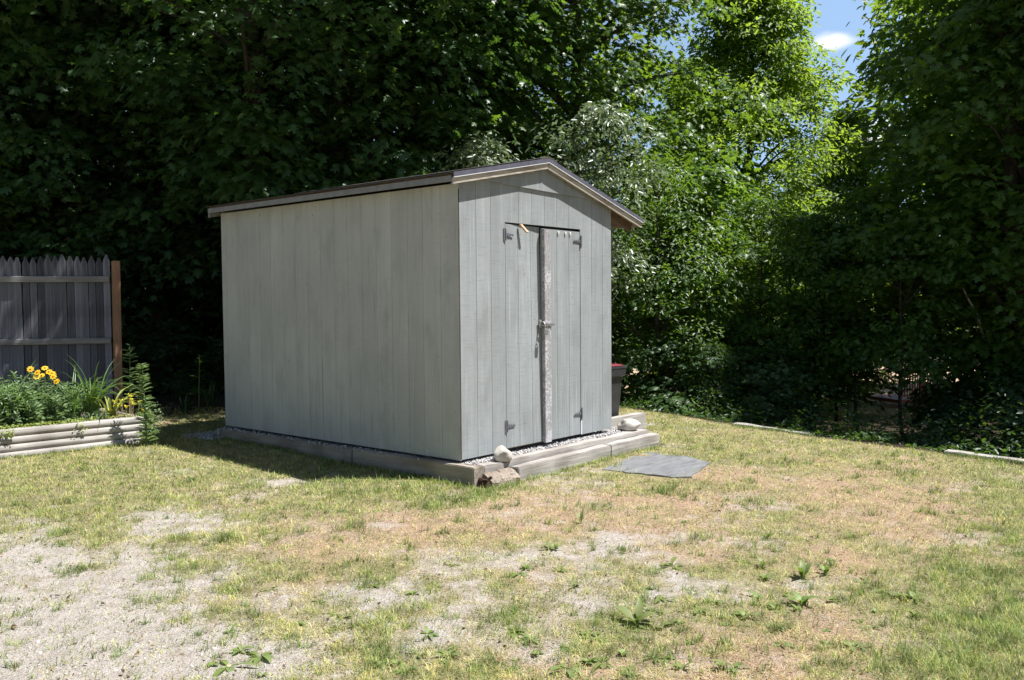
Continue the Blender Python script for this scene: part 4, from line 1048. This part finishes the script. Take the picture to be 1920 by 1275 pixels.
# golden coreopsis, one plant with its flowers
cq = ub(85, .40); cor = empty('coreopsis_plant', tuple(cq), 'coreopsis with a bunch of golden yellow flowers before the fence', 'flower')
bm = bmesh.new(); fl_pos = []
for (px, py) in ((57, 692), (70, 698), (69, 706), (84, 690), (92, 697), (100, 706), (106, 715), (78, 704), (98, 700)):
    p = PP(px, py, ((cq-CAM)@cf)+random.uniform(-.08, .08))-cq; fl_pos.append(p); tube(bm, [(p[0]*.3, p[1]*.3, 0), (p[0]*.7, p[1]*.7, p[2]*.6), tuple(p)], [.004, .003, .0025], 5)
finish(bm, 'stem', M['stem'], cor)
def flower(p, r, parent, npet=8, mat='petal', face=None):
    f = np.array([-.45, -.55, .7]) if face is None else np.array(face); f = f+rng.normal(0, .2, 3)
    f = f/np.linalg.norm(f); az = np.arange(npet)*2*np.pi/npet; Rm = frames(f[None], np.array([[1., .3, 0]]))[0]
    al = np.stack([np.cos(az), np.sin(az), np.zeros(npet)], 1)@Rm.T; m_ = frames(np.tile(f, (npet, 1)), al)*r
    inst_mesh('flower_head', OV_T[0]*np.array([1, 1.35, .6]), OV_T[1], np.tile(p, (npet, 1)), m_, M[mat], parent)
    fo = parent.children[-1]
    bm = bmesh.new(); bmesh.ops.create_uvsphere(bm, u_segments=8, v_segments=5, radius=r*.25)
    for v in bm.verts: v.co = Vector(p+f*.004)+v.co*.9
    finish(bm, 'flower_centre', M['disc'], fo, True)
for p in fl_pos: flower(p, .040, cor)
# yellow sedum-like flowers at the bed's right end
sq = ub(238, .16); sed = empty('sedum_plant', tuple(sq), 'tan-stemmed plant with small yellow flower clusters at the bed end', 'flower')
bm = bmesh.new(); tops = []
for (px, py) in ((213, 752), (218, 757), (228, 751), (226, 760), (243, 741), (246, 748), (246, 754), (250, 756), (262, 752), (262, 757), (268, 768), (206, 769), (215, 760), (236, 762)):
    p = PP(px, py, ((sq-CAM)@cf)+random.uniform(-.05, .05))-sq; tops.append(p); tube(bm, [(p[0]*.75, p[1]*.75, -.02), (p[0]*.9, p[1]*.9, p[2]*.6), tuple(p)], [.0045, .004, .003], 5)
finish(bm, 'stem', M['sedum_stem'], sed)
for p in tops:
    n_ = 16; az = rng.uniform(0, 6.28, n_); q = rng.random(n_)*.022
    inst_mesh('flower_head', OV_T[0]*np.array([1, 1.5, 1]), OV_T[1], p+np.stack([np.cos(az)*q, np.sin(az)*q, rng.normal(0, .006, n_)], 1), frames(np.tile([-.3, -.3, 1.], (n_, 1))+rng.normal(0, .4, (n_, 3)), rng.normal(size=(n_, 3)))*.018, M['petal_yellow'], sed)
# creeping lime ground cover along the front timber
n = 2600; u_ = rng.uniform(.1, BL, n); v_ = .055+np.abs(rng.normal(0, .10, n)); e = bd/BL; nrm = np.array([-e[1], e[0], 0])
dens = np.clip(.25+.75*sstep(.35, 1.1, u_), 0, 1); kp = rng.random(n) < dens; u_, v_ = u_[kp], v_[kp]; n = len(u_)
pos = bb_-e*u_[:, None]+nrm*v_[:, None]; pos[:, 2] = b0z+BH-.005+rng.uniform(-.02, .035, n)
for (uu, k_) in ((.72, 36), (1.42, 70), (2.05, 40), (2.4, 40)):
    pq = bb_-e*(uu+rng.normal(0, .03, k_))[:, None]+nrm*rng.uniform(-.035, .02, k_)[:, None]; pq[:, 2] = b0z+BH-rng.random(k_)*rng.uniform(.05, .16)
    pos = np.concatenate([pos, pq])
n = len(pos)
o = inst_mesh('creeping_cover', OV_T[0]*np.array([1, 1.6, 1]), OV_T[1], pos, frames(np.tile([-.2, -.3, 1.], (n, 1))+rng.normal(0, .45, (n, 3)), rng.normal(size=(n, 3)))*(.022*rng.uniform(.7, 1.3, n))[:, None, None], M['lime'])
tag(o, 'lime-yellow creeping ground cover spilling over the bed timbers', 'ground cover', kind='stuff')
# the tall stalks
q = G(276, 836); stalk_plant((q[0], q[1], q[2]-.01), .90, 150, .145, 121, 'tall sunlit lily stalk at the right end of the bed', 'pale_green', (-.02, .03))
q2 = PP(243, 735, 11.4); stalk_plant((q2[0], q2[1], float(gz(q2[0], q2[1]))), 1.0, 70, .17, 122, 'dark lily stalk standing right of the fence post', 'bed_green', (.02, 0))
q3 = PP(372, 725, 12.7); stalk_plant((q3[0], q3[1], float(gz(q3[0], q3[1]))), .8, 20, .2, 123, 'wide-leaved stalk in the dark gap near the shed', 'shrub', (.03, 0))
q = G(281, 833); leafy_mound('groundcover_shrub', (q[0]+.02, q[1]-.02, q[2]), 900, .15, .50, .028, 131, 'small round-leaved pale green bush at the bed corner', 'pale_green', OV_T, 'shrub')
for i, (px, py, hh, lb) in enumerate(((330, 745, .5, 'dim wild plant behind the lily stalk'), (395, 760, .45, 'dim wild plant at the rear shed corner'), (350, 770, .3, 'small dim wild plant in the shaded grass'))):
    q = G(px, py); strap_clump('wild_plant', (q[0], q[1], q[2]), 26, hh, .018, 140+i, lb, 'shrub', .9, 'wild plants in the shaded gap')

# ------------------------------------------------------------------ lawn
BL_V = np.array([(0, -.5, 0), (0, .5, 0), (.42, -.38, .52), (.42, .38, .52), (1.0, 0, .80)]); BL_F = [[0, 1, 3, 2], [2, 3, 4]]
def sample_ground(n, ylo=790):
    """points over the lawn, thinned with distance"""
    d = 3.3+9.7*rng.random(n)**1.25; u = np.where(rng.random(n) < .80, rng.uniform(-.62, .62, n), rng.uniform(.62, 1.35, n)*rng.choice([-1, 1], n))
    q = CAM+d[:, None]*(np.array([cf[0], cf[1], 0])/math.cos(PITCH)+u[:, None]*cr[None, :]*np.array([1, 1, 0])); return q[:, 0], q[:, 1], d
def allowed(x, y):
    ok = ~((x > -.10) & (x < 2.9) & (y > -.35) & (y < 4.0)) & ~((x > 2.7) & (x < 3.65) & (y > .2) & (y < 1.1))
    ok &= x < edge_x(y)+.10
    e = bd/BL; nr_ = np.array([-e[1], e[0]]); dxy = np.stack([x-bb_[0], y-bb_[1]], 1); al = dxy@e[:2]; ac = dxy@nr_
    ok &= ~((al < .02) & (ac > -.03))
    pin = np.zeros(len(x), bool); P2 = [(p[0]+cen[0], p[1]+cen[1]) for p in dense]
    for i in range(len(P2)):
        (xa, ya), (xb, yb) = P2[i], P2[(i+1) % len(P2)]
        c_ = ((ya > y) != (yb > y)) & (x < (xb-xa)*(y-ya)/((yb-ya)+1e-12)+xa); pin ^= c_
    ds = np.full(len(x), 9.)
    for (xa, ya) in P2: ds = np.minimum(ds, np.hypot(x-xa, y-ya))
    edge = (ds < .05+.10*np.clip(vn3(x*5, y*5)-.45, 0, 1)*2) & (rng.random(len(x)) < .7)
    return ok & (~pin | edge)
x, y, d = sample_ground(900000); ok = allowed(x, y); x, y, d = x[ok], y[ok], d[ok]
ba, dr, gr = masks(x, y); li = litter(x, y)
cl = fbm(vn3, x*9, y*9, 3); cl2 = fbm(vn2, x*22, y*22, 2)
fbare = sstep(.22, .74, ba)
prob = (1-.93*fbare)*(.42+.58*sstep(.40, .60, cl*.6+cl2*.4))*(1-.35*sstep(.4, .8, dr))
prob = prob+.50*fbare*(cl*.5+cl2*.5 > .575)*sstep(1.15, .7, ba)+.05*fbare*(cl2 > .6)
prob *= (1-.75*sstep(.3, .7, li))
kp = rng.random(len(x)) < prob; x, y, d, ba, dr, gr, cl = (v[kp] for v in (x, y, d, ba, dr, gr, cl)); n = len(x)
# tufts of darker green
TUFT = [(140, 1072, .13, 260), (110, 1003, .12, 200), (118, 1022, .09, 120), (420, 1012, .13, 260), (1245, 922, .17, 380), (810, 950, .16, 320), (660, 990, .12, 160), (345, 1062, .16, 200), (280, 1085, .09, 120), (280, 1128, .13, 180), (560, 1085, .1, 150),
        (870, 940, .2, 300), (905, 925, .18, 320), (1160, 1035, .12, 140), (700, 1095, .12, 160), (440, 1110, .10, 120), (720, 1230, .13, 260), (700, 1170, .10, 140), (940, 1165, .16, 260), (1240, 1230, .13, 240), (1740, 1240, .25, 420), (1220, 1075, .10, 120), (1410, 945, .2, 260),
        (1120, 950, .18, 200), (1480, 870, .25, 260), (1700, 890, .3, 300), (1310, 1010, .14, 140), (760, 895, .2, 260), (640, 905, .22, 260), (1840, 1080, .3, 600), (1880, 1200, .3, 700), (1790, 1170, .2, 300)]
tx, ty, td, tb = [], [], [], []
for px, py, r, k_ in TUFT:
    q = G(px, py); a = rng.uniform(0, 6.28, k_); s = r*np.sqrt(rng.random(k_))*(.75+.35*np.sin(3*a+px)); tx.append(q[0]+s*np.cos(a)*1.3); ty.append(q[1]+s*np.sin(a)); td.append(np.full(k_, (q-CAM)@cf))
for _ in range(1250):
    px, py = rng.uniform(-20, 1940), 800+475*rng.random()**.8
    q = G(px, py); bq, dq, gq = masks(np.array([q[0]]), np.array([q[1]]))
    if rng.random() > (.40+.60*gq[0])*(1-.45*bq[0]): continue
    r = rng.uniform(.012, .04)+.06*rng.random()**4; k_ = max(5, int(rng.uniform(14, 50)*r/.05)); a = rng.uniform(0, 6.28, k_); s = r*np.sqrt(rng.random(k_))*(.7+.5*np.sin(2*a+px)); tx.append(q[0]+s*np.cos(a)*1.4); ty.append(q[1]+s*np.sin(a)); td.append(np.full(k_, (q-CAM)@cf))
tx, ty, td = map(np.concatenate, (tx, ty, td)); nt_ = len(tx); okt = allowed(tx, ty); tx, ty, td = tx[okt], ty[okt], td[okt]; nt_ = len(tx)
ex, ey = [], []
for (xa, ya, xb, yb, k_, w_) in ((-.11, -.3, -.11, 3.9, 1500, .05), (.0, -.39, 2.9, -.37, 700, .035), (2.92, -.34, 2.92, .3, 260, .04), (-.12, -.4, .3, -.42, 260, .05)):
    t_ = rng.random(k_); ex.append(xa+(xb-xa)*t_+(-np.abs(rng.normal(0, w_, k_)) if xa == xb and xa < 0 else rng.normal(0, .015, k_)+(xa > 2.9)*np.abs(rng.normal(0, w_, k_)))); ey.append(ya+(yb-ya)*t_-(np.abs(rng.normal(0, w_, k_)) if xa != xb else 0))
for pa, pb in (((1372, 799), (1520, 818)), ((1768, 853), (1930, 872)), ((-60, 868), (276, 831))):
    a_, b_ = G(*pa), G(*pb); k_ = 520; t_ = rng.random(k_); ex.append(a_[0]+(b_[0]-a_[0])*t_+rng.normal(0, .02, k_)); ey.append(a_[1]+(b_[1]-a_[1])*t_-np.abs(rng.normal(0, .03, k_)))
ex, ey = np.concatenate(ex), np.concatenate(ey); tx = np.concatenate([tx, ex]); ty = np.concatenate([ty, ey]); td = np.concatenate([td, np.full(len(ex), 8.)]); nt_ = len(tx)
istuft = np.concatenate([np.zeros(n, bool), np.ones(nt_, bool)])
x = np.concatenate([x, tx]); y = np.concatenate([y, ty]); d = np.concatenate([d, td])
ba, dr, gr = masks(x, y); n = len(x)
pal = np.array([(.175, .230, .060), (.255, .285, .085), (.115, .185, .060), (.40, .385, .135), (.53, .45, .255), (.45, .30, .19), (.62, .55, .38)])
drw = np.clip(dr*1.25-gr*.55, 0, 1); grw = np.clip(.42+gr*.9-dr*.40+1.5*(fbm(vn1, x*3.1+3, y*3.1, 3)-.5)+1.1*(vn2(x*11, y*11)-.5), .03, 1.2)
wts = np.stack([grw*.55, grw*.60, grw*.22, .42+0*dr, .32+drw*.55, drw*.75, .16+drw*.25], 1)
wts[istuft] = np.array([.9, .35, 1.0, .08, .03, 0, 0]); wts /= wts.sum(1, keepdims=True)
ci = (rng.random(n)[:, None] > np.cumsum(wts, 1)).sum(1).clip(0, 6)
tint = 1.10*pal[ci]*rng.uniform(.62, 1.30, (n, 1))*(.72+.56*sstep(.3, .7, fbm(vn2, x*14, y*14, 2)))[:, None]
isdry = ci >= 4
ln_ = np.where(isdry, rng.uniform(.020, .055, n), rng.uniform(.020, .058, n))*(1+.35*(gr > .6))
ln_ = np.where(istuft, rng.uniform(.030, .075, n), ln_)*np.where(ba > .6, .8, 1); wd = rng.uniform(.0016, .0034, n)*np.clip(d/5.2, 1, 2.2)*np.where(isdry, .8, 1.15)
az = rng.uniform(0, 6.28, n); lean = np.where(isdry, rng.uniform(.05, .55, n), rng.uniform(.25, 1.25, n)); lean = np.where(istuft, rng.uniform(.5, 1.4, n), lean)
zz_ = gz(x, y)
xa = np.stack([np.cos(az), np.sin(az), np.zeros(n)], 1); up = np.stack([np.zeros(n), np.zeros(n), np.ones(n)], 1); sd_ = np.cross(up, xa)
Mx = np.stack([xa*(ln_*(1.25-.55*lean).clip(.3, 1.3))[:, None], sd_*wd[:, None], up*(ln_*lean.clip(.08, 1.2))[:, None]], 2)
o = inst_mesh('grass', BL_V, BL_F, np.stack([x, y, zz_-.003], 1), Mx, M['grass'], cols=tint)
tag(o, 'thin patchy lawn grass, part green and part dried to straw', 'grass', kind='stuff')
# tiny clover-like leaves and dry clippings lying on the soil
x, y, d = sample_ground(150000); ok = allowed(x, y); x, y, d = x[ok], y[ok], d[ok]; ba, dr, gr = masks(x, y); cl = fbm(vn2, x*6+40, y*6, 3)
pr = np.where(cl > .54, .8, .14)*(1-.75*sstep(.45, .8, ba)); kp = rng.random(len(x)) < pr; x, y, d, ba, dr, gr, cl = (v[kp] for v in (x, y, d, ba, dr, gr, cl)); n = len(x)
gc = (rng.random(n) < np.clip(.55+gr*.5-dr*.6, .05, .95))
tint = np.where(gc[:, None], np.array([.125, .175, .060]), np.array([.37, .27, .165]))*rng.uniform(.7, 1.3, (n, 1))
s_ = rng.uniform(.006, .016, n)*np.clip(d/6, .9, 1.6)
o = inst_mesh('lawn_clover', OV_T[0]*np.array([1, 1.5, 1]), OV_T[1], np.stack([x, y, gz(x, y)+rng.uniform(.001, .016, n)], 1), frames(np.stack([rng.normal(0, .4, n), rng.normal(0, .4, n), np.ones(n)], 1), rng.normal(size=(n, 3)))*s_[:, None, None], M['grass'], cols=tint)
tag(o, 'tiny clover leaves and dry clippings among the lawn grass', 'clover', kind='stuff')

x, y, d = sample_ground(9000); ok = allowed(x, y); x, y, d = x[ok], y[ok], d[ok]; n = len(x); kp = rng.random(n) < .5; x, y, d = x[kp], y[kp], d[kp]; n = len(x)
tint = np.array([(.09, .06, .04), (.30, .19, .10), (.50, .42, .28), (.16, .12, .09)])[rng.integers(0, 4, n)]*rng.uniform(.7, 1.2, (n, 1))
o = inst_mesh('leaf_litter', OV_T[0]*np.array([1, 1.2, 2.5]), OV_T[1], np.stack([x, y, gz(x, y)+.004+rng.uniform(0, .012, n)], 1), frames(np.stack([rng.normal(0, .5, n), rng.normal(0, .5, n), np.ones(n)], 1), rng.normal(size=(n, 3)))*(rng.uniform(.010, .032, n)*rng.choice([1, .5], n))[:, None, None], M['grass'], cols=tint)
tag(o, 'dry leaf scraps and clippings scattered on the lawn', 'leaf litter', kind='stuff')
# broadleaf weeds, each its own plant
def leaf_bent(bm, base_, az, L_, w, rise, bend, cup=.25):
    dirv = np.array([math.cos(az), math.sin(az), 0]); sv = np.array([-dirv[1], dirv[0], 0]); p = np.array(base_, float); prev = None; th = rise
    prof = [.12, .2, .75, 1.0, .85, .5, .06]
    for j in range(7):
        ww = w*.5*prof[j]
        cur = [bm.verts.new(p-sv*ww+np.array([0, 0, ww*cup])), bm.verts.new(p), bm.verts.new(p+sv*ww+np.array([0, 0, ww*cup]))]
        if prev: bm.faces.new([prev[0], prev[1], cur[1], cur[0]]); bm.faces.new([prev[1], prev[2], cur[2], cur[1]])
        prev = cur; p = p+(dirv*math.cos(th)+np.array([0, 0, math.sin(th)]))*L_/6; th -= bend/6
def weed(px, py, nl, L_, w, rise, sd, label):
    q = G(px, py); r2 = random.Random(sd); bm = bmesh.new()
    for i in range(nl):
        leaf_bent(bm, (r2.uniform(-.008, .008), r2.uniform(-.008, .008), 0), i*6.283/nl+r2.uniform(-.4, .4), L_*.95*r2.uniform(.5, 1.15), w*.85*r2.uniform(.6, 1.15), rise+r2.uniform(-.2, .3), 1.1+r2.uniform(-.3, .4))
    o = finish(bm, 'broadleaf_weed', M['weed'], None, True, tuple(q)); tag(o, label, 'weed', 'broadleaf weeds in the thin lawn')
GEN = 'small flat broadleaf weed rosette in the thin lawn'
weed(1195, 1172, 7, .15, .065, 1.0, 1, 'largest broadleaf weed, with upright rounded leaves in the sandy patch')
weed(1232, 1178, 3, .11, .07, .6, 22, 'round-leaved weed just right of the largest weed')
weed(1505, 1135, 7, .14, .06, .9, 2, 'tall bushy weed right of centre on a bare patch')
weed(1505, 1085, 8, .12, .05, 1.1, 3, 'upright weed cluster farther back above the tall bushy one')
weed(1550, 1078, 6, .10, .04, 1.1, 33, 'upright weed beside the cluster, on its right')
weed(1040, 1030, 12, .11, .028, .75, 4, 'spiky dark green weed midway to the slate slab')
weed(1090, 982, 5, .11, .03, 1.25, 5, 'lone upright weed nearest the slate slab')
weed(1395, 1158, 7, .10, .045, .7, 6, 'dark weed with a shadowed underside left of the tall bushy one')
weed(490, 1232, 8, .14, .045, .35, 7, 'large flat weed at the bottom left of the lawn')
weed(430, 1250, 7, .15, .04, .2, 8, 'long-leaved flat weed at the lower left edge of the lawn')
weed(1432, 1088, 6, .09, .045, .9, 9, 'small upright weed left of the upright cluster')
weed(1715, 1125, 8, .11, .035, .6, 10, 'weed at the right beside the greener grass')
for i, (px, py, nl, L_, w, rise) in enumerate(((970, 1078, 7, .10, .03, .3), (965, 1187, 7, .10, .035, .4), (1112, 1197, 8, .10, .035, .4), (805, 1190, 6, .10, .03, .5), (1078, 1100, 6, .09, .03, .7), (1240, 1125, 6, .10, .035, .4), (1258, 1062, 6, .11, .035, .5),
                                               (510, 1105, 7, .09, .028, .3), (1210, 1105, 5, .07, .035, .3), (1350, 1070, 5, .07, .035, .3), (850, 1060, 6, .07, .028, .4), (640, 1160, 7, .08, .026, .3), (560, 1170, 6, .08, .025, .3), (600, 1130, 6, .07, .024, .4),
                                               (1370, 1255, 7, .12, .03, .5), (1060, 1255, 8, .12, .045, .3), (1130, 1245, 8, .11, .045, .3), (1660, 1110, 6, .08, .035, .5), (1180, 1262, 7, .10, .04, .3), (1620, 1090, 6, .08, .03, .7), (760, 1260, 6, .1, .03, .6), (1310, 1150, 6, .08, .035, .5), (1340, 1130, 6, .08, .04, .4), (1600, 1215, 6, .09, .03, .6), (1450, 1140, 6, .08, .03, .6), (700, 1100, 6, .07, .025, .5))):
    weed(px, py, nl, L_, w, rise, 200+i, GEN)
rw = random.Random(5)
for cx0, cy0, n_, sx, sy in ((1500, 1110, 9, 60, 40), (1400, 1150, 8, 90, 30), (1130, 1240, 9, 90, 22), (1210, 1180, 5, 60, 25), (560, 1200, 7, 160, 50), (940, 1200, 6, 120, 40), (1680, 1120, 6, 90, 40), (1250, 1060, 5, 120, 30), (800, 1240, 5, 110, 22), (1330, 990, 4, 200, 30)):
    for _ in range(n_):
        weed(cx0+rw.gauss(0, sx), min(1268, cy0+rw.gauss(0, sy)), rw.randint(4, 9), rw.uniform(.03, .095), rw.uniform(.012, .04), rw.uniform(.15, 1.1), rw.randint(0, 99999), GEN)
